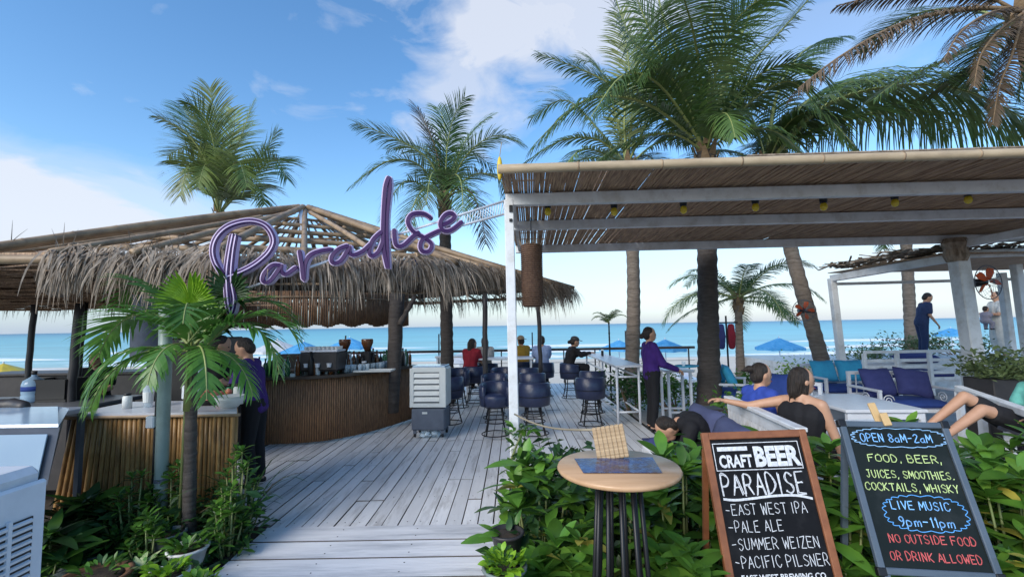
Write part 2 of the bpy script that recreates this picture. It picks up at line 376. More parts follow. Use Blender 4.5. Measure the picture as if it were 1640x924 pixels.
# foam streaks close to the shore
fd = n.new('ShaderNodeMapRange'); fd.inputs[1].default_value = 40; fd.inputs[2].default_value = 95; fd.inputs[3].default_value = .52; fd.inputs[4].default_value = .8; l.new(sx.outputs['Y'], fd.inputs[0])
fs_ = n.new('ShaderNodeMath'); fs_.operation = 'SUBTRACT'; l.new(wn.outputs['Fac'], fs_.inputs[0]); l.new(fd.outputs[0], fs_.inputs[1])
fm = n.new('ShaderNodeMath'); fm.operation = 'MULTIPLY'; fm.inputs[1].default_value = 9; fm.use_clamp = True; l.new(fs_.outputs[0], fm.inputs[0])
mi = n.new('ShaderNodeMix'); mi.data_type = 'RGBA'; l.new(fm.outputs[0], mi.inputs['Factor']); l.new(hv.outputs[0], mi.inputs['A']); mi.inputs['B'].default_value = (.85, .88, .9, 1)
l.new(mi.outputs['Result'], b.inputs['Base Color'])
bp = n.new('ShaderNodeBump'); bp.inputs['Strength'].default_value = .5; bp.inputs['Distance'].default_value = .4; l.new(wn.outputs['Fac'], bp.inputs['Height']); l.new(bp.outputs[0], b.inputs['Normal'])
struct('sea', sheet(-9000, 9000, 36, 9000, BZ - .35, 1, 1), m_sea)
m_foam = mat('sea_foam', (.88, .9, .92), (.7, .8, .84), rough=.8, scale=2, bump=.5)
for k, (yy, hh, ww) in enumerate(((37.5, .10, 1.6), (43, .30, 1.4), (52, .34, 1.6), (66, .4, 2.2))):
    mb = MB(); rnd = random.Random(k); x = -120
    while x < 130:
        ln = rnd.uniform(9, 34); g = rnd.uniform(3, 16) if k > 0 else 0; m = 14; vs = []
        for i in range(m + 1):
            s = math.sin(PI * i / m) if k else 1; X = x + ln * i / m; y0 = yy + math.sin(X * .11 + k) * 1.2 + rnd.uniform(-.2, .2)
            vs += [(X, y0 - ww * s, BZ - .345), (X, y0 - ww * .3 * s, BZ - .35 + hh * s * rnd.uniform(.6, 1)), (X, y0 + ww * .25 * s, BZ - .35 + hh * .6 * s), (X, y0 + ww * .5 * s, BZ - .345)]
        mb.add(vs, [(i * 4 + j, (i + 1) * 4 + j, (i + 1) * 4 + j + 1, i * 4 + j + 1) for i in range(m) for j in range(3)]); x += ln + g
    o = part('wave_foam', mb, m_foam, smooth=True); tag(o, ['thin white foam line where water meets the sand', 'white breaking wave closest to the beach', 'white breaking wave second from the beach', 'white breaking wave farthest from the beach'][k], 'wave', kind='stuff')
# ------------------------------------------------------------------ deck
deck = MB().box((-.7, 9.2, -.09), (6.0, 9.3, .1)); deck.box((-1.17, 4.3, -.09), (2.0, .6, .1))
dk = part('deck', MB().box((-.75, 9.25, -.105), (6.1, 9.1, .09)).box((-1.17, 4.46, -.105), (1.98, .52, .09)), m_under); dk['kind'] = 'structure'
PW = .142; meshes = {}
m_edge = mat('painted_gap_shade', (.14, .12, .11), (.08, .07, .06), rough=.9)  # shade of the gaps between boards, put into the colour of their sides
def edge_dark(me):
    me.materials.append(m_edge)
    for p in me.polygons:
        if abs(p.normal.z) < .75: p.material_index = 1
    return me
def plank_mesh(ln, wd):
    key = (round(ln, 1), round(wd, 3))
    if key not in meshes: meshes[key] = edge_dark(MB().box((0, 0, 0), (key[1], key[0] - .008, .03), bev=.003).mesh('plank', m_plank))
    return meshes[key]
x = -3.75; ci = 0; npk = 0
while x < 2.2:
    y = 4.19 if -2.2 < x < -.2 else ((4.45 if x < -2.5 else 4.22) if x < -2.2 else 5.35)
    first = True
    while y < 13.7 and npk < 296:
        ln = random.choice([2.4, 3.0, 3.6, 1.2, 1.8]) if y < 11 else round(13.8 - y, 1)
        if first: ln = random.choice([.6, 1.2, 1.8, 2.4, 3.0])
        if y + ln > 13.5: ln = round(13.8 - y, 1)
        if ln < .4: break
        first = False
        o = part('plank', plank_mesh(ln, PW - (.004 if random.random() > .2 else .010)), None, dk)
        o.location = (x + PW / 2, y + ln / 2, -.045 + random.choice([0, 0, -.003, .002])); o.rotation_euler = (0, U(-.012, .012), U(-.0008, .0008)); npk += 1
        y += ln
    x += PW; ci += 1
# ramp boards
rp = tag(part('ramp', MB().box((-1.17, 3.2, -.165), (1.95, 1.9, .05), Matrix.Rotation(R(2.2), 3, 'X')), m_under), kind='structure')
for k in range(8):
    y = 4.052 - k * .264; z = -.036 - (k + .5) * .0101
    o = part('plank', edge_dark(MB().box((0, 0, 0), (2.06 + U(-.012, .012), .252, .035), bev=.003).mesh('plank', m_ramp)), None, rp)
    o.location = (-1.17, y, z); o.rotation_euler = (R(2.2), 0, U(-.002, .002))
sc_ = MB()
for k in range(8):
    y = 4.052 - k * .264; z = -.036 - (k + .5) * .0101 + .0185
    for x in (-2.1, -1.5, -.85, -.25):
        for dy in (-.06, .06): sc_.lathe((x + U(-.01, .01), y + dy, z + dy * math.tan(R(2.2)) - .001), [(.006, 0), (.006, .0015)], 6)
for k in range(7):
    for i in range(15): sc_.lathe((-2.13 + i * PW + U(-.02, .02), 4.28 + k * .6, -.0315), [(.005, 0), (.005, .0025)], 6)
o = part('screw_heads', sc_, m_under, rp, kind='stuff')
struct('planting_bed', MB().box((-3.4, 3.35, -.1), (2.36, 1.7, .14)), m_soil)
# lower seating floor and raised terrace on the right
struct('seating_floor', MB().box((7.3, 8.6, -.1), (10.0, 8.6, .16)), mat('pale_floor', (.5, .5, .5), (.4, .4, .41), rough=.6, scale=3, dirt=(.3, .28, .26)))
struct('raised_terrace', MB().box((11.5, 12.9, .25), (9.0, 3.0, .8)), m_white)
# ------------------------------------------------------------------ thatched bar hut
A = V(-3.45, 7.5, 3.72); EZ = 2.42
E = [V(-4.5, 3.88, EZ), V(-2.7, 4.15, EZ), V(-.7, 5.0, EZ), V(-.08, 6.0, EZ), V(1.0, 8.6, EZ), V(.4, 11.0, EZ), V(-2.5, 12.3, EZ), V(-6.5, 12.0, EZ), V(-9.2, 9.5, EZ), V(-9.0, 6.2, EZ), V(-6.6, 4.95, EZ)]
NE = len(E)
hut = thing('thatched_hut', 'round bar hut with grey thatch skirt and open bamboo roof frame', 'hut', (-3.45, 7.5, 0))
def rim(i, t, s):      # point on the roof: edge i, t along edge, s from apex (0) to eave (1)
    e = E[i % NE].lerp(E[(i + 1) % NE], t); return A.lerp(e, s)
def bamboo(a, b, r, nodes=.38, n=8):
    a = Vector(a); b = Vector(b); ln = (b - a).length; k = max(1, int(ln / nodes)); pts = []; rs = []
    sag = U(-.008, .008) * ln; off = U(0, .5)
    for i in range(k + 1):
        for dt, rr in ((-.018, 1), (0, 1.10), (.018, 1)):
            q = (i + off * .3) / k + dt / ln
            if 0 <= q <= 1: pts.append(a.lerp(b, q) + V(0, 0, sag * math.sin(PI * q))); rs.append(r * rr * (1.06 - .16 * q))
    pts = [a] + pts + [b]; rs = [r * 1.06] + rs + [r * .9]
    return MB().tube(pts, rs, n)
for i in range(NE):
    ln = (E[(i + 1) % NE] - E[i]).length; m = max(2, round(ln / (.62 if i in (0, 10, 9) else .8)))
    for j in range(m):
        t = j / m; hip = j == 0
        a = rim(i, t, .035 if hip else U(.05, .3)) + V(0, 0, .05 if hip else 0)
        part('rafter', bamboo(a, rim(i, t, 1.04) + V(0, 0, .04), .042 if hip else U(.024, .036)), m_pole, hut, True, True)
for s_, r_ in ((.2, .022), (.36, .028), (.52, .03), (.68, .032), (.84, .036), (1.0, .04)):
    for i in range(NE):
        part('purlin', bamboo(rim(i, -.02, s_) - V(0, 0, .06), rim(i, 1.02, s_) - V(0, 0, .06 + U(0, .03)), r_), m_pole, hut, True, True)
mb = MB()
for i in (3, 4, 5, 6, 7, 8):
    for j in range(6):
        t = (j + U(.2, .8)) / 6; a = rim(i, t, .08); b2 = rim(i, t, .56); mb.bar(a, b2, .03, .012)
part('slat', mb, m_wmetal, hut, False, True, kind='stuff', label='thin pale slats radiating under the open peak')
part('king_post', MB().tube([A - V(0, 0, .02), A - V(0, 0, .95)], .045, 10).lathe(A - V(0, 0, .06), [(.05, 0), (.14, .03), (.13, .09), (.03, .12)]), m_wmetal, hut, True, True)
q5 = P(490, 427, 5.05)
part('white_pole', MB().bar(A - V(0, .15, .02), q5, .06, .05, .005), m_wmetal, hut, False, True)
# blue tarpaulin lying on the far slope
mb = MB(); k = 0
for i, t0, t1 in ((5, .1, .98), (6, .02, .5), (4, .1, .9)):
    vs = []
    for a in range(9):
        for b_ in range(3):
            p = rim(i, t0 + (t1 - t0) * a / 8, .5 + .1 * b_); vs.append(p + V(0, 0, .06 + U(0, .03)))
    n0 = len(vs); vs += [q + V(0, 0, .006) for q in vs]
    fs = [(a * 3 + b_, a * 3 + b_ + 1, (a + 1) * 3 + b_ + 1, (a + 1) * 3 + b_) for a in range(8) for b_ in range(2)]
    fs += [tuple(n0 + q for q in f[::-1]) for f in fs]; mb.add(vs, fs)
part('tarpaulin', mb, mat('blue_tarp', (.03, .10, .42), (.02, .07, .3), rough=.5, trans=.2), hut, False, True)
# thatch blades
def blade(mb, p, d, ln, wd, droop, side, k=3):
    vs = []; q = Vector(p); d = Vector(d).normalized()
    for i in range(k + 1):
        t = i / k; ww = wd * (1 - t ** 1.6 * .85) / 2; vs += [q - side * ww, q + side * ww]
        q = q + d * ln / k; d = (d + V(0, 0, -droop)).normalized()
    mb.add(vs, [(2 * i, 2 * i + 1, 2 * i + 3, 2 * i + 2) for i in range(k)])
def skirt(i, dens, s0=.972, s1=1.045, lmul=.78, matr=m_thatch):
    mb = MB(); a, c = E[i % NE], E[(i + 1) % NE]; ln = (c - a).length
    out = (a + c) / 2 - V(A.x, A.y, EZ); out.z = 0; out.normalize(); al = (c - a).normalized(); clump = [U(.7, 1.3) for _ in range(60)]
    for k in range(int(ln * dens)):
        t = U(-.02, 1.02); s = U(s0, s1); p = rim(i, t, s) + V(0, 0, U(-.05, .07))
        if t < skirt_t(i)[0] + U(-.03, .03): continue
        L_ = U(.32, .62) * clump[int(abs(t) * ln * 5) % 60] * lmul
        d = out * U(.15, .75) + V(0, 0, U(-1.0, -.05)) + al * (U(-.3, .3) + (clump[int(abs(t) * ln * 4 + 7) % 60] - 1) * 1.2)
        blade(mb, p, d, L_, U(.008, .024), U(.35, .9), (al + out * U(-.7, .7)).normalized(), 4)
    part('thatch_skirt', mb, matr, hut, False, True, kind='stuff')
def skirt_t(i): return (.30, 1.02) if i == 0 else (-.02, 1.02)
for i in range(NE):
    if i == 10: skirt(i, 300, .98, 1.04, .5); continue
    skirt(i, 430 if i in (0, 1, 2, 3, 10) else (200 if i in (4, 9) else 80))
# roof thatch sheet on far and side slopes (its ragged underside shows under the near eave)
for i in range(5, 9):
    s0 = .62
    mb = MB(); na = 14; nb = 6; vs = []
    for a in range(na + 1):
        for b_ in range(nb + 1):
            vs.append(rim(i, a / na, s0 + (1.02 - s0) * b_ / nb + (U(-.03, .03) if b_ == 0 else 0)) + V(0, 0, .08 + U(0, .05)))
    n0 = len(vs); vs += [q + V(0, 0, .1) for q in vs]
    fs = [(a * (nb + 1) + b_, (a + 1) * (nb + 1) + b_, (a + 1) * (nb + 1) + b_ + 1, a * (nb + 1) + b_ + 1) for a in range(na) for b_ in range(nb)]
    fs += [tuple(n0 + q for q in f[::-1]) for f in fs]; mb.add(vs, fs)
    al = (E[(i + 1) % NE] - E[i]).normalized()
    for k in range(260):
        t = U(0, 1); s = U(s0, 1); p = rim(i, t, s) + V(0, 0, U(.03, .09)); d = (rim(i, t, 1.0) - A).normalized() * U(.5, 1) + al * U(-.8, .8) + V(0, 0, U(-.25, .05))
        blade(mb, p, d, U(.3, .8), U(.012, .03), U(0, .15), V(al.x, al.y, U(-.4, .4)).normalized(), 3)
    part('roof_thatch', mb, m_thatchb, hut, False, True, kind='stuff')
# lower brown reed ceiling over the left part (seen below the near eave)
mb = MB()
for k in range(420):
    y = U(4.2, 7.0); z = 2.36 - (y - 4.4) * .10 + U(-.05, .04); x0 = U(-8.5, -4.6); mb.bar((x0, y, z), (x0 + U(.7, 1.6), y + U(-.15, .15), z + U(-.05, .05)), .035, .012)
mb.box((-6.6, 5.75, 2.32), (5.0, 3.0, .03), Matrix.Rotation(math.atan(-.10), 3, 'X'))
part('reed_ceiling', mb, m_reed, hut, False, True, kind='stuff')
# stray twigs on the eave
mb = MB()
for k in range(60):
    p = rim(10 if k % 2 else 0, U(.2, 1), U(.95, 1.03)); blade(mb, p, V(U(-.8, .5), U(-.5, .2), U(.2, .8)), U(.12, .32), .012, .12, V(0, 1, 0), 3)
part('stray_thatch', mb, m_thatch, hut, False, True, kind='stuff')
# posts
def post_seg(px0, y0, px1, y1, Y, r0, r1, m, nm='post', n=10):
    a = P(px0, y0, Y); b_ = P(px1, y1, Y); pts = [a.lerp(b_, k / 8) + V(U(-.01, .01), 0, 0) for k in range(9)]
    return part(nm, MB().tube(pts, [r0 + (r1 - r0) * k / 8 for k in range(9)], n), m, hut, True, True)
b0 = G(38, 650, 0)
post_seg(56, 484, 42, 640, 6.2, .035, .035, m_dark); post_seg(128, 486, 108, 690, 5.6, .045, .05, m_dark); post_seg(139, 484, 121, 660, 5.9, .022, .022, m_black)
post_seg(776, 470, 778, 640, 8.9, .05, .05, m_dark)
post_seg(636, 470, 628, 660, 8.2, .13, .12, m_trunkd, 'tree_post', 12)
post_seg(664, 476, 640, 520, 8.1, .04, .05, m_trunkd, 'brace'); post_seg(862, 480, 866, 600, 10.6, .05, .05, m_dark)
# bamboo valance hanging above the counter
base = [G(350, 716), G(430, 712), G(490, 709), G(545, 702), G(605, 688), G(668, 668)]
base = [V(q.x, q.y, 0) for q in base]
cur = smooth_path(base, 24)
def along(path, step):
    out = []; acc = 0; nxt = 0
    for i in range(len(path) - 1):
        a, b_ = path[i], path[i + 1]; d = (b_ - a).length
        while nxt <= acc + d: out.append((a.lerp(b_, (nxt - acc) / d), (b_ - a).normalized())); nxt += step
        acc += d
    return out
mb = MB(); inn = V(-.25, .35, 0)
for p, d in along(cur, .035):
    q = p + inn; z0 = 1.76 + .025 * math.sin(q.x * 21) + U(-.008, .008)
    mb.tube([V(q.x, q.y, z0), V(q.x + U(-.01, .01), q.y, 2.34)], .018, 5)
part('bamboo_valance', mb, m_bamboodk, hut, True, True, kind='stuff')
mb = MB().tube([q + inn + V(0, -.02, 2.24) for q in cur[::6]], .016, 6)
part('valance_rail', mb, m_pole, hut, True, True)
# ---------------- right hand bar counter
bc = thing('bar_counter', 'long dark bamboo fronted bar counter beneath the hut', 'bar counter', cur[50].copy())
mb = MB()
for p, d in along(cur, .034):
    c = .015 * math.sin(p.x * 30); mb.tube([V(p.x, p.y, .005), V(p.x, p.y, .5 + U(-.01, .01)), V(p.x, p.y, .955)], .0165 + U(-.002, .002), 6)
part('bamboo_cladding', mb, m_bamboodk, bc, True, True, kind='stuff')
def ribbon(path, w0, w1, z0, z1):
    mb = MB(); vs = []
    for i, p in enumerate(path):
        d = (path[min(i + 1, len(path) - 1)] - path[max(i - 1, 0)]).normalized(); nrm = V(-d.y, d.x, 0)
        vs += [p + nrm * w0 + V(0, 0, z0), p + nrm * w1 + V(0, 0, z0), p + nrm * w1 + V(0, 0, z1), p + nrm * w0 + V(0, 0, z1)]
    m = len(path); fs = [(i * 4 + j, i * 4 + (j + 1) % 4, (i + 1) * 4 + (j + 1) % 4, (i + 1) * 4 + j) for i in range(m - 1) for j in range(4)]
    fs += [(3, 2, 1, 0), tuple((m - 1) * 4 + j for j in range(4))]; return mb.add(vs, fs)
part('countertop', ribbon(cur[::6], -.06, .5, .957, 1.0), mat('bar_top', (.06, .045, .035), rough=.3), bc, False, True)
part('inner_wall', ribbon(cur[::6], .03, .07, 0, .955), m_dark, bc, False, True)
# things on the bar
def bottle_mb(h=.28, r=.036):
    return MB().lathe((0, 0, 0), [(r * .9, 0), (r, .01), (r, h * .58), (r * .8, h * .68), (r * .36, h * .78), (r * .34, h * .94), (r * .42, h * .95), (r * .42, h)], 12)
pos = [(q + V(-d.y, d.x, 0) * U(.1, .42)) for q, d in along(cur, .055)]
bm = [bottle_mb().mesh('bottle', m_glassg, True), bottle_mb(.3, .034).mesh('bottle', m_glassb, True), bottle_mb(.26, .04).mesh('bottle', m_glass, True), bottle_mb(.32, .038).mesh('bottle', m_black, True)]
desc = ['green glass bottle', 'brown glass bottle', 'clear glass bottle', 'black bottle']
ndx = [-1] * 4
ORD = 'first second third fourth fifth sixth seventh eighth ninth tenth eleventh twelfth thirteenth fourteenth fifteenth sixteenth seventeenth eighteenth nineteenth twentieth'.split(); ORD += ['twenty-' + q for q in ORD[:9]] + ['thirtieth'] + ['thirty-' + q for q in ORD[:9]]
for k, p in enumerate(pos):
    if k < 8: continue
    j = random.randrange(4); o = bpy.data.objects.new('bottle', bm[j]); COL.objects.link(o); o.location = V(p.x, p.y, 1.0); s = U(.8, 1.15); o.scale = (s, s, s)
    ndx[j] += 1; tag(o, ORD[ndx[j]] + ' ' + desc[j] + ' from the left on the dark bamboo bar counter', 'bottle', desc[j] + 's on the bar counter')
gm = MB().lathe((0, 0, 0), [(.028, 0), (.036, .12), (.034, .12), (.026, .005)], 10).mesh('drinking_glass', m_glass, True)
for k in range(26):
    p, d = along(cur, .05)[38 + k]; o = bpy.data.objects.new('drinking_glass', gm); COL.objects.link(o); o.location = V(p.x, p.y, 1.0) + V(-d.y, d.x, 0) * U(.05, .2) 
    tag(o, ORD[k] + ' clear drinking glass from the left along the bar counter edge', 'glass', 'glasses lined up on the bar counter')
q = P(518, 575, 7.4)
t = thing('espresso_machine', 'black and steel espresso machine in the middle of the bar', 'coffee machine', (q.x, q.y, 1.0))
part('body', MB().box((0, 0, .2), (.62, .4, .3), bev=.03), m_dark, t); part('cup_tray', MB().box((0, 0, .365), (.58, .38, .03), bev=.008), m_wmetal, t)
for k in range(3): part('group_head', MB().lathe((-.18 + .18 * k, -.22, .12), [(.03, 0), (.035, .04), (.04, .06)], 12), m_wmetal, t)
mb = MB()
for k in range(24): mb.lathe((-.24 + .07 * (k % 8), -.1 + .09 * (k // 8), .382), [(.022, 0), (.03, .05), (.027, .05), (.02, .004)], 8)
part('cup_stack', mb, m_cream, t, kind='stuff'); 
for k in range(4): part('leg', MB().lathe((-.26 + .52 * (k % 2), -.15 + .3 * (k // 2), 0), [(.02, 0), (.02, .055)], 8), m_black, t)
for px, lab in ((552, 'black coffee grinder with bean hopper right of the coffee machine'), (588, 'second coffee grinder with clear hopper nearer the hut post')):
    q = P(px, 575, 7.9); t = thing('coffee_grinder', lab, 'coffee grinder', (q.x, q.y, 1.0))
    part('body', MB().box((0, 0, .16), (.17, .24, .32), bev=.02), m_black, t); part('hopper', MB().lathe((0, 0, .32), [(.04, 0), (.1, .14), (.1, .2), (.09, .21)], 14), m_glassb, t, True); part('fork', MB().box((0, -.15, .15), (.06, .08, .03)), m_wmetal, t)
q = P(600, 596, 7.6)
t = thing('serving_tray', 'white tray lying on the bar counter near the hut post', 'tray', (q.x, q.y, 1.003)); part('base', MB().box((0, 0, .006), (.6, .3, .012), bev=.004), m_cream, t); part('rim', MB().tube([(-.3, -.15, .02), (.3, -.15, .02), (.3, .15, .02), (-.3, .15, .02), (-.3, -.15, .02)], .01, 6), m_cream, t)
# ---------------- back bar, dark, left side
bb = thing('back_counter', 'black back counter along the sea side of the hut', 'counter', (-6.4, 9.2, 0))
part('cabinet', MB().box((-.6, 0, .45), (6.6, .6, .9), bev=.01), m_dark, bb); part('top', MB().box((-.6, 0, .93), (6.8, .7, .05), bev=.01), m_dark, bb)
bl = thing('side_counter', 'low black counter with grey top at the left of the hut', 'counter', (-6.3, 5.6, 0))
part('cabinet', MB().box((0, 0, .42), (2.7, .9, .84), bev=.01), m_dark, bl)
part('top', MB().box((0, 0, .87), (2.9, 1.0, .05), bev=.01), mat('grey_top', (.16, .17, .19), rough=.35), bl)
# work clutter inside the bar: crates, sink, kettle, all resting on counters
def crate(x, y, z, m, lab):
    t = thing('storage_crate', lab, 'crate', (x, y, z)); mb = MB().box((0, 0, .015), (.46, .32, .03))
    part('base', mb, m, t)
    for sx, sy, dx, dy in ((0, 1, .46, .02), (0, -1, .46, .02), (1, 0, .02, .32), (-1, 0, .02, .32)):
        part('side_panel', MB().box((sx * .22, sy * .15, .15), (dx if sx == 0 else .02, dy if sy == 0 else .02, .24), bev=.004), m, t)
crate(-5.6, 5.7, .896, m_black, 'black storage crate on the grey topped side counter')
crate(-6.9, 9.1, .956, m_grey, 'grey storage crate at the left of the back counter')
crate(-4.4, 9.1, .956, m_black, 'black storage crate at the right of the back counter')
q = P(213, 620, 6.0)
# water jug
jp = P(55, 598, 5.6); t = thing('water_jug', 'large clear blue water jug with dark cap on the left counter', 'water jug', (jp.x, 5.6, .896))
part('bottle', MB().lathe((0, 0, 0), [(.12, 0), (.135, .02), (.135, .1), (.128, .12), (.135, .14), (.135, .27), (.12, .32), (.05, .37), (.03, .39), (.03, .41)], 20), m_jug, t, True)
t.scale = (.8, .8, .8); part('cap', MB().lathe((0, 0, .41), [(.034, 0), (.036, .05), (.02, .055)], 12), m_dark, t, True); part('label_band', MB().lathe((0, 0, .17), [(.137, 0), (.137, .07)], 20), m_blue, t, True)
# ---------------- golden bamboo counter at the left
lc = thing('bamboo_counter', 'golden bamboo cane counter with pale top left of the walkway', 'bar counter', (-3.2, 4.35, 0))
CX0, CX1, CY = xat(128, 4.32), xat(383, 4.32), 4.32
nc = 0
x = CX0
while x < CX1:
    r = U(.017, .024); lean = -.16 * max(0, 1 - (x - CX0) / .5)
    part('bamboo_cane', bamboo((x + lean, CY, GZ), (x, CY, .93 + U(-.008, .004)), r, .3, 8), m_bamboo, lc, True, True); x += r * 2 + .002; nc += 1
d_ = V(-.62, 1.0, 0).normalized(); y = .03
while y < .82:
    r = U(.017, .022); p = V(CX1, CY, 0) + d_ * y
    part('bamboo_cane', bamboo((p.x, p.y, GZ), (p.x, p.y, .93), r, .3, 6), m_bamboo, lc, True, True); y += r * 2 + .002
part('inner_wall', MB().bar((CX0 + .03, CY + .05, .38), (CX1 - .05, CY + .05, .38), .03, .96), m_dark, lc, False, True)
mb = MB(); xa_ = CX1 + .03; ct = [(CX0 - .03, CY - .04), (xa_, CY - .04), (xa_ - .43, CY + .66), (CX0 - .03, CY + .66)]
mb.add([(a, b_, z) for z in (.937, .972) for a, b_ in ct], [(3, 2, 1, 0), (4, 5, 6, 7), (0, 1, 5, 4), (1, 2, 6, 5), (2, 3, 7, 6), (3, 0, 4, 7)])
part('countertop', mb, mat('pale_top', (.55, .57, .62), (.48, .5, .55), rough=.25), lc, False, True)
part('edge_pole', bamboo((CX0 - .05, CY - .03, .94), (CX1 + .05, CY - .03, .94), .018, .4), m_pole, lc, True, True)
def jar(px, py, Y, z, m, lab, h=.14, r=.04):
    x = xat(px, Y); t = thing('jar', lab, 'jar', (x, Y, z)); part('glass', MB().lathe((0, 0, 0), [(r, 0), (r, h * .8), (r * .7, h * .9)], 14), m, t, True); part('lid', MB().lathe((0, 0, h * .9), [(r * .8, 0), (r * .8, h * .14)], 14), m_black, t, True)
jar(210, 640, 4.55, .973, m_cream, 'small white jar on the pale counter beside the pipe')
jar(385, 0, 4.7, .973, m_cream, 'white jar on the counter in front of the bartender', .2, .045); jar(372, 0, 4.85, .973, m_glassg, 'green jar on the counter in front of the bartender', .18)
def cup_bowl(x, y, z, r, m, lab, nm='bowl'):
    o = single(nm, MB().lathe((x, y, z), [(r * .5, 0), (r * .9, r * .5), (r, r * .8), (r * .95, r * .8), (r * .5, .02)], 18), m, lab, 'bowl', smooth=True)
cup_bowl(xat(372, 4.5), 4.5, .973, .14, m_cream, 'white round bowl at the right end of the bamboo counter')
fr = MB()
for k in range(26): fr.ell((U(-.16, .16), U(-.1, .1), U(.03, .12)), U(.03, .045), 6)
t = thing('fruit_basket', 'basket of pink and orange fruit in front of the bartender', 'fruit basket', (xat(340, 4.75), 4.75, .973))
part('basket', MB().lathe((0, 0, 0), [(.12, 0), (.2, .06), (.19, .06), (.11, .012)], 16), m_black, t); part('fruit', fr, mat('fruit', (.6, .25, .12), (.55, .12, .14), rough=.4, scale=9), t, True, kind='stuff')
# kitchen appliances behind (dark shapes under the hut)
t = thing('ice_machine', 'tall black drinks fridge in the shade behind the palm', 'fridge', (xat(320, 6.4), 6.4, 0))
part('cabinet', MB().box((0, 0, .85), (.9, .6, 1.55), bev=.02), m_dark, t); part('door', MB().box((0, -.31, .9), (.8, .03, 1.3), bev=.01), m_black, t); part('handle', MB().bar((.34, -.345, .6), (.34, -.345, 1.2), .02, .02), m_wmetal, t)
part('base', MB().box((0, 0, .035), (.8, .5, .07)), m_black, t)
t = thing('blender_machine', 'white and steel blender with curved lid on the fridge shelf', 'blender', (xat(318, 5.1), 5.1, .973))
part('base', MB().box((0, 0, .08), (.2, .2, .16), bev=.02), m_wmetal, t); part('jug', MB().lathe((0, 0, .16), [(.06, 0), (.085, .22), (.08, .22)], 14), m_glass, t, True); part('lid', MB().lathe((0, 0, .38), [(.088, 0), (.085, .03), (.04, .05)], 14), m_cream, t, True)
t = thing('paper_cup_stack', 'stack of tall clear cups beside the blender', 'cups', (xat(243, 4.6), 4.6, .973)); part('cup', MB().lathe((0, 0, 0), [(.035, 0), (.05, .2), (.052, .34), (.046, .34)], 14), m_glass, t, True); part('sleeve', MB().lathe((0, 0, .05), [(.042, 0), (.048, .1)], 14), m_cream, t)
# hanging speaker drum
q = P(238, 525, 5.0); t = thing('hanging_speaker', 'dark drum shaped speaker hanging under the thatch by the palm', 'speaker', (q.x, q.y, q.z - .35))
part('shell', MB().lathe((0, 0, 0), [(.13, 0), (.15, .03), (.165, .62), (.175, .66), (.175, .70), (.14, .71)], 22), m_grey, t, True); part('strap', MB().tube([(0, 0, .7), (0, 0, 1.15)], .012, 6), m_black, t); part('grille', MB().lathe((0, 0, -.01), [(.02, 0), (.11, .0), (.11, .012)], 18), m_black, t)
q = P(93, 460, 4.6); t = thing('wicker_lampshade', 'grey woven lampshade hanging upside down under the left eave', 'lampshade', (q.x, q.y, q.z - .1)); part('shade', MB().lathe((0, 0, 0), [(.05, 0), (.13, .06), (.17, .16), (.19, .25), (.18, .25), (.12, .07)], 18), m_thatch, t, True); part('cord', MB().tube([(0, 0, .2), (0, 0, .42)], .006, 5), m_black, t)
# ------------------------------------------------------------------ pole, sign
q = P(262, 700, 3.95)
t = thing('pipe_post', 'grey green plastic pipe post in front of the bamboo counter', 'post', (q.x, 3.95, GZ))
part('pipe', MB().tube([V(q.x, 3.95, GZ), P(264, 600, 3.95), P(266, 470, 3.95)], .05, 16), m_pipe, t, True, True); part('cable', MB().tube([V(q.x - .062, 3.93, GZ), P(252, 600, 3.93)], .008, 6), m_black, t, True, True)
part('clamp', MB().lathe((0, 0, .6), [(.056, 0), (.056, .03)], 16), m_grey, t); part('socket_box', MB().box((-.09, -.02, 1.1), (.07, .06, .1), bev=.008), m_wmetal, t)
YS = lambda px: 3.85 + (px - 340) / 465 * .75
sign = thing('script_sign', 'purple handwritten neon style sign reading Paradise in front of the thatch', 'sign', P(550, 480, YS(550)))
strokes = {
 'p': [[(361, 446), (345, 422), (340, 400), (347, 379), (366, 362), (398, 354), (424, 361), (437, 382), (431, 402), (411, 421), (386, 435), (362, 443)], [(372, 374), (366, 405), (362, 440), (364, 480), (369, 501), (374, 480), (369, 445), (372, 405), (377, 376)]],
 'a': [[(449, 425), (436, 425), (423, 438), (421, 450), (432, 450), (447, 430), (450, 424), (450, 434), (458, 439), (475, 427)], [(531, 400)]],
 'r': [[(479, 400), (483, 424), (486, 448), (488, 424), (496, 409), (512, 402), (532, 399)]],
 'a2': [[(558, 393), (542, 399), (531, 411), (533, 421), (545, 418), (556, 402), (559, 395), (560, 405), (567, 408), (581, 402), (594, 390)]],
 'd': [[(612, 370), (598, 383), (591, 400), (595, 410), (606, 403), (614, 384)], [(623, 282), (617, 300), (614, 340), (613, 384), (616, 410), (621, 429), (620, 400), (619, 350), (624, 300), (623, 283)]],
 'i': [[(631, 366), (632, 384), (636, 394), (647, 392), (662, 378), (672, 371)]],
 's': [[(691, 350), (678, 342), (660, 343), (653, 355), (661, 370), (680, 381), (691, 391), (687, 402), (676, 402), (673, 392), (680, 381), (706, 368)]],
 'e': [[(706, 361), (720, 355), (728, 347), (722, 341), (712, 345), (705, 358), (710, 369), (723, 368), (741, 354)]]}
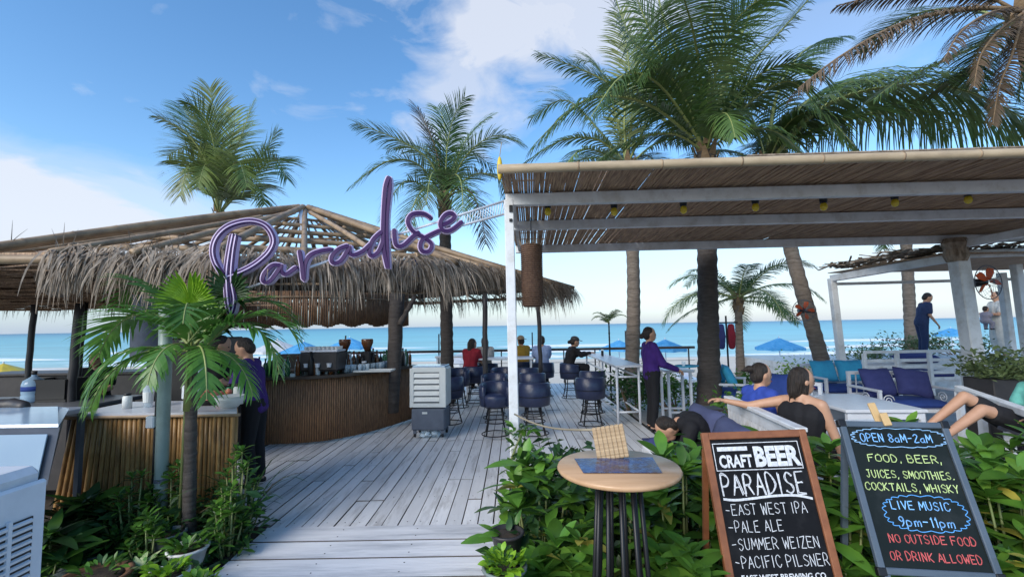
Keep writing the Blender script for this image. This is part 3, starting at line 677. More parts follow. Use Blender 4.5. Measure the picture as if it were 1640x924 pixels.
def flatstroke(mb, pts2, half, dep, y0):
    """a stroke with rectangular section: half width in px, real depth"""
    sp = smooth_path([V(a, b, 0) for a, b in pts2], 5); m = len(sp); vs = []
    for i, p in enumerate(sp):
        d = (sp[min(i + 1, m - 1)] - sp[max(i - 1, 0)]); d = d.normalized() if d.length > 1e-6 else V(1, 0, 0)
        nr = V(-d.y, d.x, 0); hw = half * (1.0 if 0 < i < m - 1 else .6)
        for sgn in (-1, 1):
            q = p + nr * hw * sgn
            vs.append(P(q.x, q.y, YS(p.x) + y0))
            vs.append(P(q.x, q.y, YS(p.x) + y0) + V(0, dep, 0))
    fs = []
    for i in range(m - 1):
        a = i * 4; b_ = a + 4; fs += [(a, a + 2, b_ + 2, b_), (a + 1, b_ + 1, b_ + 3, a + 3), (a, b_, b_ + 1, a + 1), (a + 2, a + 3, b_ + 3, b_ + 2)]
    fs += [(0, 1, 3, 2), ((m - 1) * 4, (m - 1) * 4 + 2, (m - 1) * 4 + 3, (m - 1) * 4 + 1)]
    mb.add(vs, fs)
for key, ss in strokes.items():
    big = key in ('p',); back = MB(); face = MB(); line = MB()
    for st in ss:
        if len(st) < 3: continue
        flatstroke(back, st, 4.5 if not big else 5.3, .05, 0); 
        if big: flatstroke(face, st, 4.0, .06, -.01); flatstroke(line, st, .9, .012, -.018)
        else: flatstroke(face, st, 3.0, .06, -.012)
    L0 = part('letter', back, m_lav, sign, False, True); part('face', face, m_purple, L0, False, True)
    if big: part('outline', line, m_lav, L0, False, True)
rail = MB()
def rod(a, b_, r=.012): rail.tube([P(a[0], a[1], a[2]), P(b_[0], b_[1], b_[2])], r, 6)
rod((808, 322, 4.58), (636, 376, YS(630) + .09)); rod((808, 343, 4.58), (640, 388, YS(630) + .09))
for k in range(18):
    s = k / 40; a = P(808, 322, 4.58).lerp(P(636, 376, YS(630) + .09), s); b_ = P(808, 343, 4.58).lerp(P(640, 388, YS(630) + .09), s + .02); rail.tube([a, b_], .005, 5)
rod((640, 380, YS(630) + .09), (370, 470, YS(370) + .08), .012); rod((360, 440, YS(360) + .08), (440, 420, YS(440) + .3), .01)
part('support_rail', rail, m_wmetal, sign, True, True)
# ------------------------------------------------------------------ pergola
PY = R(-2.3)
def PR(x, y, z): return V(x * math.cos(PY) - (y - 4.6) * math.sin(PY), 4.6 + x * math.sin(PY) + (y - 4.6) * math.cos(PY), z)
pg = thing('pergola', 'white timber pergola with brown reed mat roof over the seats', 'pergola', (0, 4.6, 0))
X0, X1 = -.05, 8.6
q0 = xat(822, 4.6)
part('post', MB().bar(V(q0, 4.6, GZ), V(P(815, 330, 4.6).x, 4.6, 3.0), .095, .095, .008), m_white, pg, False, True)
part('bolt_plate', MB().box((P(818, 325, 4.6).x, 4.545, 2.9), (.035, .012, .07)).box((P(818, 350, 4.6).x, 4.545, 2.78), (.03, .012, .03)), m_black, pg, False, True)
for yy, zz, ht, nm in ((4.6, 3.0, .12, 'beam'), (5.87, 3.01, .12, 'beam'), (7.72, 3.01, .13, 'beam')):
    part(nm, MB().bar(PR(X0, yy, zz), PR(X1, yy, zz), .08, ht, .006), m_white, pg, False, True)
for k in range(4):   # side rails that carry the mats
    xx = (.02, 2.9, 5.6, 7.55)[k]
    if k in (0,): part('rafter', MB().bar(PR(xx, 4.66, 3.0), PR(xx, 7.68, 3.0), .05, .05), m_white, pg, False, True)
fa = smooth_path([PR(X0 - .02, 3.81, 3.055), PR(3, 3.81, 3.055), PR(6, 3.812, 3.057), PR(X1, 3.81, 3.055)], 8)
part('bamboo_fascia', MB().tube(fa, .040, 12), m_fascia, pg, True, True)
for k in range(12): p = PR(.62 + k * .66 + U(-.04, .04), 3.81, 3.055); part('fascia_node', MB().tube([p - V(.006, 0, 0), p + V(.006, 0, 0)], .043, 12), m_pole, pg, True, True)
mb = MB(); x = X0; 
while x < X1:
    wd = U(.014, .026); z = 3.088 + U(-.006, .006); a = PR(x, 3.85 + U(-.02, .02), z); b_ = PR(x + U(-.01, .01), 8.02 + U(-.05, .04), z)
    mb.bar(a, b_, wd, .014); x += wd + (U(0, .0035) if x < 1.4 else U(0, .003))
part('reed_mat', mb, m_reed, pg, False, True, kind='stuff')
mb = MB()
for yy in (3.95, 4.3, 4.9, 5.3, 6.3, 6.8, 7.3): mb.tube([PR(X0, yy, 3.106), PR(X1, yy, 3.106)], .008, 5)
for k in range(160): x = U(X0, X1); y = U(3.9, 4.3); mb.bar(PR(x, y, 3.115), PR(x + U(-.05, .05), y + U(.4, 1.2), 3.12), .03, .01)
mb.box(PR(5.35, 5.95, 3.16), (6.5, 4.0, .012), Matrix.Rotation(PY, 3, 'Z'))
part('roof_cover', mb, m_thatch, pg, False, True, kind='stuff')
bpx = P(1545, 520, 7.35)
part('post', MB().bar(V(bpx.x + .1, 7.3, 0), V(P(1532, 400, 7.3).x, 7.3, 2.94), .2, .2, .012), m_white, pg, False, True)
part('post_wrap', MB().lathe((P(1531, 405, 7.3).x, 7.3, 2.62), [(.13, 0), (.17, .1), (.15, .2), (.18, .3), (.14, .38)], 12), m_thatch, pg, False, True)
part('beam', MB().bar(PR(7.15, 7.66, 2.9), PR(7.15, 3.9, 2.9), .11, .12, .006), m_white, pg, False, True)
# string of bulbs
for k, (px, py) in enumerate(((877, 322), (983, 322), (1094, 319), (1209, 315), (1318, 314), (1432, 308), (1549, 303))):
    Y = 5.0; q = P(px, py, Y)
    t = thing('festoon_bulb', ['first yellow bulb from the white post under the pergola', 'second yellow bulb from the white post', 'third yellow bulb from the white post', 'middle yellow bulb of the seven under the pergola', 'third yellow bulb from the right edge of the photo', 'second yellow bulb from the right edge of the photo', 'rightmost yellow bulb of the festoon under the pergola'][k], 'light bulb', q, group='yellow bulbs strung under the pergola'); t.scale = (1.35, 1.35, 1.35)
    part('socket', MB().lathe((0, 0, -.05), [(.026, -.012), (.03, .02), (.026, .06), (.016, .085), (.008, .09)], 12), m_black, t, True)
    part('bulb', MB().lathe((0, 0, -.125), [(.003, 0), (.018, .006), (.028, .024), (.027, .045), (.018, .07)], 14), m_bulb, t, True)
    part('cord', MB().tube([(0, 0, .035), (0, 0, max(.05, (3.08 - q.z) / 1.35))], .004, 5), m_black, t)
# hanging woven cylinder
q = P(852, 440, 5.35); t = thing('wicker_lantern', 'tall brown woven cylinder lantern hanging beside the white post', 'lantern', (q.x, q.y, q.z - .38))
mb = MB().lathe((0, 0, 0), [(.10, 0), (.115, .02), (.125, .25), (.12, .5), (.125, .72), (.105, .74), (.095, .70), (.1, .1)], 22)
m_wick = mat('dark_wicker', (.17, .10, .065), (.09, .05, .035), rough=.8, scale=30, bump=.5)
part('shade', mb, m_wick, t, True)
mb = MB()
for k in range(30):
    z = .02 + k * .024; mb.tube([(.128 * math.cos(g * PI / 9), .128 * math.sin(g * PI / 9), z + .004 * (g % 2)) for g in range(19)], .005, 4)
part('weave', mb, m_wick, t, True, kind='stuff')
mb = MB()
for k in range(40): g = U(0, 6.28); mb.tube([(.12 * math.cos(g), .12 * math.sin(g), .72), (.15 * math.cos(g), .15 * math.sin(g), .72 + U(.02, .1))], .004, 4)
part('frayed_rim', mb, m_thatch, t, kind='stuff'); part('cord', MB().tube([(0, 0, .7), (0, 0, 3.0 - q.z + .38)], .006, 5), m_black, t)
q = P(802, 290, 4.3); t = thing('yellow_buoy', 'yellow hanging float at the left end of the pergola fascia', 'float', (q.x, 3.95, q.z - .1)); part('float', MB().ell((0, 0, .1), (.025, .025, .11), 10), m_yellow, t, True); part('cord', MB().tube([(0, 0, .2), (.02, 0, .34)], .004, 5), m_rope, t)
# right rear pavilion
pv = thing('rear_pavilion', 'second white pavilion with ragged thatch top at far right', 'pavilion', (6.95, 10, 0))
p0 = P(1332, 446, 10.0); p1 = P(1524, 413, 7.5)
part('post', MB().bar(V(p0.x + .12, 10, 0), V(p0.x, 10, p0.z), .13, .13, .01), m_white, pv, False, True)
part('beam', MB().bar(p0, p1, .1, .14, .008), m_white, pv, False, True)
part('beam', MB().bar(V(p0.x + .06, 10, P(1335, 455, 10).z), V(14.5, 9.7, P(1335, 453, 10).z + .03), .07, .06), m_white, pv, False, True)
for px, Y in ((1612, 9.9), (1637, 8.3)): xx = xat(px, Y); part('post', MB().bar(V(xx + .08, Y, 0), V(xx, Y, 2.68), .13, .13, .01), m_white, pv, False, True)
part('beam', MB().bar(V(p1.x + .1, 7.6, 2.78), V(13, 7.3, 2.82), .1, .12), m_white, pv, False, True)
mb = MB(); y = 7.4
while y < 10.2: mb.bar((p0.x + .06, y, 2.77), (14.5, y - .2, 2.77), .03, .015); y += .034
part('reed_mat', mb, m_reed, pv, False, True, kind='stuff')
mb = MB()
for k in range(420):
    y = U(7.3, 10.2); x = p0.x + U(-.18, 2.5); mb.bar((x, y, 2.83 + U(0, .1)), (x + U(-.35, .35), y + U(-.7, .7), 2.86 + U(-.02, .12)), U(.03, .09), .012)
part('ragged_thatch', mb, m_thatch, pv, False, True, kind='stuff')
# ------------------------------------------------------------------ bar stools
def make_stool():
    t = thing('bar_stool', 'x', 'bar stool')
    part('seat', MB().lathe((0, 0, 0), [(.17, .44), (.205, .47), (.215, .54), (.22, .60), (.20, .635), (.02, .65)], 24), m_navy, t, True)
    mb = MB(); n = 22; vs = []     # wrap-round back, open towards +X
    for k in range(n + 1):
        g = R(50 + 260 * k / n); c, s = math.cos(g), math.sin(g); hz = .82 - .05 * max(0, (abs(k - n / 2) / (n / 2)) ** 3)
        for r, z in ((.20, .45), (.232, .46), (.245, .62), (.240, hz - .02), (.215, hz), (.185, hz - .02), (.18, .62), (.185, .46)): vs.append((r * c, r * s, z))
    fs = [(k * 8 + j, (k + 1) * 8 + j, (k + 1) * 8 + (j + 1) % 8, k * 8 + (j + 1) % 8) for k in range(n) for j in range(8)] + [tuple(range(8)), tuple(n * 8 + 7 - j for j in range(8))]
    mb.add(vs, fs); part('backrest', mb, m_navy, t, True)
    part('seam', MB().tube([(.246 * math.cos(R(a)), .246 * math.sin(R(a)), .60) for a in range(52, 309, 8)], .006, 5), m_black, t)
    for a in (45, 135, 225, 315):
        c, s = math.cos(R(a)), math.sin(R(a)); part('leg', MB().tube([(.13 * c, .13 * s, .45), (.15 * c, .15 * s, .25), (.205 * c, .205 * s, .012)], .011, 8), m_black, t, True)
    for r, z in ((.16, .2), (.14, .33), (.21, .014)): part('ring', MB().tube([(r * math.cos(R(a)), r * math.sin(R(a)), z) for a in range(0, 361, 18)], .009, 6), m_black, t, True)
    return t
stool = make_stool(); first = True
ST = [(792, 7.4, -90, 'navy barrel stool left of the white post, nearest to the camera'), (791, 8.7, -90, 'navy barrel stool directly behind the nearest one left of the white post'),
      (853, 7.4, 90, 'navy barrel stool just right of the white post, nearest of that row'), (851, 8.9, 90, 'navy barrel stool behind the near one right of the white post'),
      (942, 8.0, 90, 'navy barrel stool at the near end of the white rail table'), (946, 9.1, 90, 'navy barrel stool half hidden behind the near one at the rail table'),
      (912, 10.9, 0, 'navy barrel stool under the person in black with a cap'), (760, 10.5, 90, 'navy barrel stool under the woman in red'),
      (733, 9.9, -90, 'navy barrel stool beside the thatched palm post'), (869, 11.2, 90, 'navy barrel stool under the person in the pale blue shirt'),
      (804, 9.9, -90, 'navy barrel stool third in line left of the white post'), (842, 10.0, 90, 'navy barrel stool third in line right of the white post'),
      (719, 8.3, 150, 'navy barrel stool partly hidden behind the air cooler'), (838, 11.6, 90, 'navy barrel stool under the person in yellow'), (780, 11.3, 90, 'navy barrel stool under the woman in the cream top')]
for px, Y, a, lab in ST:
    o = stool if first else copy_tree(stool); first = False
    o.location = (xat(px, Y), Y, 0); o.scale = (1.07, 1.07, 1); o.rotation_euler = (0, 0, R(a + U(-8, 8))); o['label'] = lab; o['group'] = 'navy barrel stools on the deck'
# tables
def high_table(x, y, lx, ly, h, lab, legs=4, top=m_wmetal):
    t = thing('high_table', lab, 'table', (x, y, 0)); part('tabletop', MB().box((0, 0, h - .02), (lx, ly, .04), bev=.008), top, t)
    for sx in (-1, 1):
        for sy in (-1, 1): part('leg', MB().box((sx * (lx / 2 - .06), sy * (ly / 2 - .06), (h - .04) / 2), (.04, .04, h - .04)), m_wmetal, t)
    for sy in (-1, 1): part('stretcher', MB().box((0, sy * (ly / 2 - .06), .18), (lx - .17, .03, .03)), m_wmetal, t)
    return t
x1 = xat(822, 8.2)
high_table(xat(800, 11.4), 10.9, 1.6, .6, .97, 'white high table in front of the seated women, far end of deck')
high_table(xat(738, 12.2), 12.2, 1.3, .6, .95, 'white high table at far left of the deck by the railing')
rt = thing('rail_table', 'narrow white bar table on pipe legs along the right deck edge', 'table', (1.98, 9.6, 0))
part('tabletop', MB().box((0, 0, .99), (.46, 3.5, .035), bev=.006), m_wmetal, rt)
for dx, dy in ((-.19, -1.6), (.19, -1.6), (-.19, 0), (.19, 0), (-.19, 1.6), (.19, 1.6)): part('leg', MB().tube([(dx, dy, 0), (dx, dy, .97)], .022, 10), m_wmetal, rt, True)
for dx in (-.19, .19):
    for z in (.2, .8): part('side_rail', MB().tube([(dx, -1.57, z), (dx, 1.57, z)], .017, 8), m_wmetal, rt, True)
part('cross_rail', MB().tube([(-.17, -1.6, .2), (.17, -1.6, .2)], .017, 8), m_wmetal, rt, True); part('cross_rail', MB().tube([(-.17, -1.6, .8), (.17, -1.6, .8)], .017, 8), m_wmetal, rt, True)
for k, (dx, dy, mm) in enumerate(((0, .6, m_black), (.1, 1.1, m_glass))):
    o = bpy.data.objects.new('drinking_glass' if k else 'phone_stand', gm if k else MB().box((0, 0, .06), (.05, .05, .12), bev=.01).mesh('phone_stand', m_black)); COL.objects.link(o); o.location = (1.98 + dx, 9.6 + dy, 1.008)
    tag(o, ['small black box standing on the narrow rail table', 'clear glass on the narrow rail table'][k], ['box', 'glass'][k])
high_table(xat(1078, 8.2), 8.2, .5, .5, .9, 'small white square table in front of the waitress')
# deck railing at the sea side
rl = thing('deck_railing', 'dark railing with thin posts along the sea side of the deck', 'railing', (0, 13.7, 0))
part('handrail', MB().bar((-5.2, 13.7, .98), (5.4, 13.7, .98), .12, .07), m_dark, rl, False, True)
for k in range(12): part('post', MB().bar((-5 + .93 * k, 13.7, 0), (-5 + .93 * k, 13.7, .95 if k % 3 else 1.5), .035, .035), m_dark, rl, False, True)
for z in (.3, .6): part('wire', MB().tube([(-5.2, 13.7, z), (5.4, 13.7, z)], .006, 5), m_black, rl, False, True)
# air cooler on deck
def slats(parent, n, x0, x1, y, z0, z1, m, th=.014):
    for k in range(n):
        z = z0 + (z1 - z0) * (k + .5) / n; part('louvre', MB().box(((x0 + x1) / 2, y, z), (x1 - x0, .03, th), Matrix.Rotation(R(-25), 3, 'X')), m, parent)
ac = thing('air_cooler', 'cream and grey air cooler on castors at the end of the bar', 'air cooler', (xat(690, 7.45), 7.45, 0), R(-4))
part('tank', MB().box((0, 0, .28), (.53, .40, .34), bev=.02), m_grey, ac); part('housing', MB().box((0, .02, .77), (.57, .40, .62), bev=.025), m_cream, ac)
part('front_frame', MB().box((-.255, -.2, .77), (.06, .03, .60)).box((.235, -.2, .77), (.10, .03, .60)).box((-.02, -.2, 1.04), (.41, .03, .06)).box((-.02, -.2, .50), (.41, .03, .06)), m_cream, ac)
part('vent_recess', MB().box((-.02, -.185, .77), (.41, .005, .48)), m_grey, ac)
slats(ac, 5, -.222, .182, -.196, .54, 1.0, m_cream, .07); part('top_panel', MB().box((0, .02, 1.092), (.52, .36, .025), bev=.008), m_lid, ac)
part('badge', MB().box((-.05, -.204, .38), (.08, .008, .03)), m_cream, ac)
for a in (-1, 1):
    for b_ in (-1, 1):
        w_ = part('castor', MB().tube([(a * .22, b_ * .15, .0), (a * .22, b_ * .15, .115)][::-1] and [(a * .22 - .015, b_ * .15, .03), (a * .22 + .015, b_ * .15, .03)], .03, 12), m_black, ac, True); part('fork', MB().box((a * .22, b_ * .15, .08), (.05, .03, .05)), m_grey, ac)
mb = MB()
for k in range(26): mb.ell((U(-.14, .14), U(-.08, .08), U(.01, .09)), (U(.02, .06), U(.02, .05), U(.01, .04)), 4, Matrix.Rotation(U(0, 3), 3, 'X'))
o = single('plastic_bag', MB().add([(a + ac.location.x, b_ + 7.4, c) for a, b_, c in mb.v], mb.f), m_glass, 'crumpled clear plastic bag under the cream air cooler', 'bag')
# near-left cooler and freezer
q = P(83, 742, 2.15); CXr = q.x
nc_ = thing('large_air_cooler', 'large white air cooler with side grille at the left edge of the photo', 'air cooler', (CXr, 2.15, GZ))
Hc = q.z - GZ
part('housing', MB().box((-.33, -.19, .1 + (Hc - .1) / 2), (.60, .38, Hc - .1), bev=.03), mat('cooler_white', (.72, .73, .76), (.66, .67, .7), rough=.4, scale=3, dirt=(.5, .5, .5)), nc_)
part('base', MB().box((-.33, -.19, .06), (.54, .34, .1)), m_grey, nc_)
part('side_panel', MB().box((-.018, -.19, .14 + (Hc - .2) / 2), (.03, .37, Hc - .2), bev=.012), m_wmetal, nc_)
part('slot_recess', MB().box((-.0005, -.17, Hc * .53), (.006, .20, Hc * .62)), m_dark, nc_)
for k in range(27):
    z = Hc * .22 + (k + .5) * (Hc * .62 / 27)
    for a in (-1, 1): part('louvre', MB().box((.006, -.17 + a * .05, z), (.014, .085, .0125), Matrix.Rotation(R(20), 3, 'Y')), m_wmetal, nc_)
part('divider', MB().box((.006, -.17, Hc * .53), (.014, .016, Hc * .64)), m_wmetal, nc_)
part('power_cord', MB().tube(smooth_path([(.01, -.25, Hc * .86), (.03, -.23, Hc * .7), (.03, -.24, Hc * .5), (.02, -.3, Hc * .3), (.02, -.36, .02)], 6), .005, 6), m_black, nc_, True)
q1 = P(107, 682, 3.2); Hf = q1.z - GZ
fz = thing('display_freezer', 'pale blue fronted display freezer beside the bamboo counter', 'freezer', (q1.x, 3.2, GZ))
part('cabinet', MB().add([(a, b_, z) for z in (.03, .82) for a, b_ in ((-1.3, .05), (-.25, .05), (-.85, .6), (-1.3, .6))], [(3, 2, 1, 0), (4, 5, 6, 7), (0, 1, 5, 4), (1, 2, 6, 5), (2, 3, 7, 6), (3, 0, 4, 7)]), mat('freezer_white', (.6, .64, .7), (.5, .54, .6), rough=.4), fz)
def frus(x0, x1, y0, y1, z0, X0_, X1_, Y0_, Y1_, z1): return MB().add([(x0, y0, z0), (x1, y0, z0), (x1 - .66, y1, z0), (x0, y1, z0), (X0_, Y0_, z1), (X1_, Y0_, z1), (X1_ - .74, Y1_, z1), (X0_, Y1_, z1)], [(3, 2, 1, 0), (4, 5, 6, 7), (0, 1, 5, 4), (1, 2, 6, 5), (2, 3, 7, 6), (3, 0, 4, 7)])
part('hood', frus(-1.3, -.14, .03, .7, .82, -1.36, 0, -.05, .76, Hf), m_grey, fz)
part('front_glass', MB().add([(-1.28, .012, .85), (-.19, .012, .85), (-.07, -.055, Hf - .04), (-1.3, -.055, Hf - .04), (-1.28, .004, .85), (-.19, .004, .85), (-.07, -.063, Hf - .04), (-1.3, -.063, Hf - .04)], [(0, 1, 2, 3), (7, 6, 5, 4), (0, 4, 5, 1), (1, 5, 6, 2), (2, 6, 7, 3), (3, 7, 4, 0)]), m_lid, fz)
part('top_lid', frus(-1.34, -.02, -.04, .72, Hf + .002, -1.34, -.03, -.03, .71, Hf + .022), m_lid, fz); part('handle', MB().box((-.68, -.075, Hf - .02), (.3, .03, .02), bev=.006), m_wmetal, fz)
q2 = P(40, 655, 4.1); t = thing('prep_table', 'grey topped table behind the freezer at the left', 'table', (q2.x - .2, 3.95, GZ))
part('tabletop', MB().box((0, 0, q2.z - GZ - .03), (1.3, .6, .04), bev=.006), mat('grey_sheet', (.34, .38, .45), rough=.3), t)
for a in (-1, 1):
    for b_ in (-1, 1): part('leg', MB().box((a * .6, b_ * .26, (q2.z - GZ - .05) / 2), (.04, .04, q2.z - GZ - .05)), m_grey, t)
o = single('rolled_cloth', MB().tube(smooth_path([(q2.x - .1, 3.9, q2.z + .05), (q2.x + .05, 3.95, q2.z + .06), (q2.x + .22, 3.9, q2.z + .05)], 4), [.03, .055, .06, .055, .06, .05, .05, .045, .03], 10), m_dark, 'dark rolled cloth on the grey topped table', 'cloth', smooth=True)
# small white edging box and blue mat by the post, rope
single('step_box', MB().box((.32, 5.28, .06), (.75, .16, .12), bev=.01), m_white, 'low white timber edging right of the white post', 'edging')
single('blue_mat', MB().box((.56, 5.55, .02), (.3, .6, .04), Matrix.Rotation(R(12), 3, 'Z'), bev=.01), m_blue, 'small blue mat on the deck behind the bamboo table sign', 'mat')
a = P(824, 663, 4.5); b_ = P(950, 688, 2.9)
single('barrier_rope', MB().tube([a.lerp(b_, k / 8) - V(0, 0, .05 * math.sin(PI * k / 8)) for k in range(9)], .008, 6), m_rope, 'thin rope running from the white post behind the round table', 'rope', smooth=True)
# ------------------------------------------------------------------ lounge furniture
def cushion_mb(sx, sy, sz, n=8, puff=.35):
    mb = MB(); vs = []
    for s in (1, -1):
        for j in range(n + 1):
            for i in range(n + 1):
                u = 2 * i / n - 1; v = 2 * j / n - 1; k = (1 - u ** 4) * (1 - v ** 4); e_ = 1 - .05 * (abs(u * v) < .5 and max(abs(u), abs(v)) > .9)
                vs.append((u * sx / 2 * e_, v * sy / 2 * e_, s * (.08 + .92 * k ** puff) * sz / 2))
    m = (n + 1) ** 2; fs = []
    for j in range(n):
        for i in range(n):
            a = j * (n + 1) + i; fs.append((a, a + 1, a + n + 2, a + n + 1)); fs.append((m + a, m + a + n + 1, m + a + n + 2, m + a + 1))
    for i in range(n):
        fs.append((i, m + i, m + i + 1, i + 1)); a = n * (n + 1) + i; fs.append((a, a + 1, m + a + 1, m + a))
        a = i * (n + 1); fs.append((a, a + n + 1, m + a + n + 1, m + a)); a = a + n; fs.append((a, m + a, m + a + n + 1, a + n + 1))
    return mb.add(vs, fs)
def cushion(x, y, z, s, m, lab, rot=(0, 0, 0), grp=None, cat='cushion'):
    o = bpy.data.objects.new('cushion', cushion_mb(*s).mesh('cushion', m, True)); COL.objects.link(o); o.location = (x, y, z); o.rotation_euler = [R(q) for q in rot]
    return tag(o, lab, cat, grp)
def scroll(c, r, n=22):
    return [V(c[0] + r * (1 - k / n) * math.cos(k * .62), c[1], c[2] + r * (1 - k / n) * math.sin(k * .62)) for k in range(n)]
def metal_sofa(x, y, lx, rz, lab, sc=True, ly=.7, hb=.85):
    t = thing('metal_sofa', lab, 'sofa', (x, y, -.02), R(rz), 'white metal garden sofas')
    for a in (-1, 1):
        part('leg', MB().box((a * lx / 2, -ly / 2, .31), (.045, .045, .62)), m_wmetal, t); part('leg', MB().box((a * lx / 2, ly / 2, hb / 2), (.045, .045, hb)), m_wmetal, t)
        part('armrest', MB().box((a * lx / 2, 0, .64), (.06, ly + .06, .04), bev=.01), m_wmetal, t)
        if sc: part('scroll', MB().tube([V(a * lx / 2, q.x, q.z) for q in scroll((-.05, 0, .5), .09)], .008, 5), m_wmetal, t, True)
    part('seat_frame', MB().box((0, 0, .34), (lx, ly, .05)), m_wmetal, t); part('top_rail', MB().box((0, ly / 2, hb), (lx + .05, .05, .05)), m_wmetal, t); part('lower_rail', MB().box((0, ly / 2, .5), (lx, .03, .04)), m_wmetal, t)
    n = int(lx / .11)
    for k in range(1, n): part('spindle', MB().box((-lx / 2 + lx * k / n, ly / 2, .67), (.014, .014, .32)), m_wmetal, t)
    if sc: part('front_scroll', MB().tube(scroll((-lx / 2 + .12, -ly / 2, .5), .09), .008, 5), m_wmetal, t, True)
    part('seat_pad', cushion_mb(lx - .06, ly - .04, .14).mesh('seat_pad', m_blue, True), None, t).location = (0, 0, .42)
    return t
Y = 7.4; xs = xat(1435, Y)
metal_sofa(xs, Y, 1.15, -4, 'white metal sofa with scrollwork and two navy pillows')
cushion(xs - .27, Y + .12, .70, (.52, .46, .2), m_navyc, 'navy pillow at the left of the scrollwork sofa', (68, 0, 6)); cushion(xs + .28, Y + .10, .69, (.52, .46, .2), m_navyc, 'navy pillow at the right of the scrollwork sofa', (62, 10, -8))
Y = 9.0; xs = xat(1342, Y)
metal_sofa(xs, Y, 1.1, 0, 'white metal sofa with two turquoise pillows near the leaning palm', False)
cushion(xs - .26, Y + .12, .72, (.48, .42, .18), m_turq, 'turquoise pillow at the left of the far sofa', (70, 0, 4)); cushion(xs + .26, Y + .12, .72, (.5, .42, .18), m_turq, 'turquoise pillow at the right of the far sofa', (70, 0, -4))
def low_table(x, y, lx, ly, h, lab, rz=0):
    t = thing('coffee_table', lab, 'table', (x, y, -.02), R(rz)); part('tabletop', MB().box((0, 0, h), (lx, ly, .04), bev=.008), m_wmetal, t)
    for a in (-1, 1):
        for b_ in (-1, 1): part('leg', MB().box((a * (lx / 2 - .05), b_ * (ly / 2 - .05), h / 2), (.05, .05, h)), m_wmetal, t)
    part('apron', MB().box((0, -ly / 2 + .04, h - .06), (lx - .12, .02, .08)), m_wmetal, t); return t
low_table(xat(1372, 6.1), 6.3, .95, 1.3, .62, 'white coffee table in front of the navy pillow sofa', -4)
low_table(xat(1400, 4.6), 4.9, 1.0, .7, .6, 'low white slatted table behind the open hours board')
mb = MB().box((0, 0, 0), (.01, .01, .01))
# striped sofa beyond head of seated woman
metal_sofa(xat(1240, 7.0), 7.0, .9, -55, 'white armchair with blue striped pad behind the seated women', False, .6, .8)
cushion(xat(1238, 7.0), 7.0, .72, (.5, .44, .16), m_blue, 'blue striped cushion on the white armchair', (65, 0, -55))
Y = 8.6; xs = xat(1165, Y)
metal_sofa(xs, Y, 1.1, 70, 'white sofa with pale turquoise cushions beside the dark palm trunk', False, .6, .95); cushion(xs - .12, Y - .2, .74, (.46, .42, .16), m_turq, 'turquoise cushion right beside the dark palm trunk', (65, 0, 70)); cushion(xs - .1, Y + .3, .74, (.46, .42, .16), m_turq, 'farther turquoise cushion on the sofa beside the palm trunk', (65, 0, 70))
# picket-backed bench
bn = thing('picket_bench', 'white picket backed bench the two women sit on', 'bench', (2.33, 4.3, 0))
bk0 = V(P(1166, 640, 5.05).x, 5.05, 0); bk1 = V(P(1284, 684, 3.5).x, 3.5, 0); hb = .9
part('top_rail', MB().bar(bk0 + V(0, 0, hb), bk1 + V(0, 0, hb), .09, .035, .006), m_white, bn, False, True)
part('upper_board', MB().bar(bk0 + V(0, 0, hb - .07), bk1 + V(0, 0, hb - .07), .025, .10), m_white, bn, False, True)
for k in range(17):
    p = bk0.lerp(bk1, (k + .5) / 17); part('picket', MB().box(p + V(0, 0, .52), (.02, .055, .62)), m_white, bn, False, True)
part('lower_rail', MB().bar(bk0 + V(.025, 0, .35), bk1 + V(.025, 0, .35), .03, .07), m_white, bn, False, True)
part('seat', MB().box(((bk0.x + bk1.x) / 2 + .35, 4.28, .42), (.6, 1.5, .05), bev=.008), m_white, bn, False, True)
for a in (0, 1):
    for dx in (.02, .58): p = bk0.lerp(bk1, a); part('leg', MB().box((p.x + dx + .01, p.y + (-.04 if a == 0 else .04), .19), (.05, .05, .39)), m_white, bn, False, True)
cushion(1.93, 4.72, .68, (.36, .62, .2), m_faded, 'faded navy back cushion leaning on the left side of the picket bench', (0, -74, 4)); cushion(1.90, 4.05, .67, (.36, .66, .22), m_faded, 'nearer faded navy cushion leaning on the picket bench', (0, -70, -3))
sb = thing('low_sofa', 'low sofa left of the picket bench where a man bends over', 'sofa', (1.75, 4.5, 0)); part('base', MB().box((0, 0, .2), (.62, 1.6, .32), bev=.02), m_white, sb); part('seat_pad', cushion_mb(.62, 1.56, .16).mesh('seat_pad', m_navyc, True), None, sb).location = (0, 0, .42)
for a in (-1, 1):
    for b_ in (-1, 1): part('leg', MB().box((a * .27, b_ * .72, .02), (.05, .05, .04)), m_white, sb)
q = P(1135, 650, 5.4); 
t = thing('side_box', 'small grey side box beside the dark palm trunk', 'box', (xat(1130, 5.3), 5.3, 0)); part('body', MB().box((0, 0, .36), (.2, .2, .72), bev=.01), m_white, t); part('lid', MB().box((0, 0, .735), (.22, .22, .025)), m_dark, t)
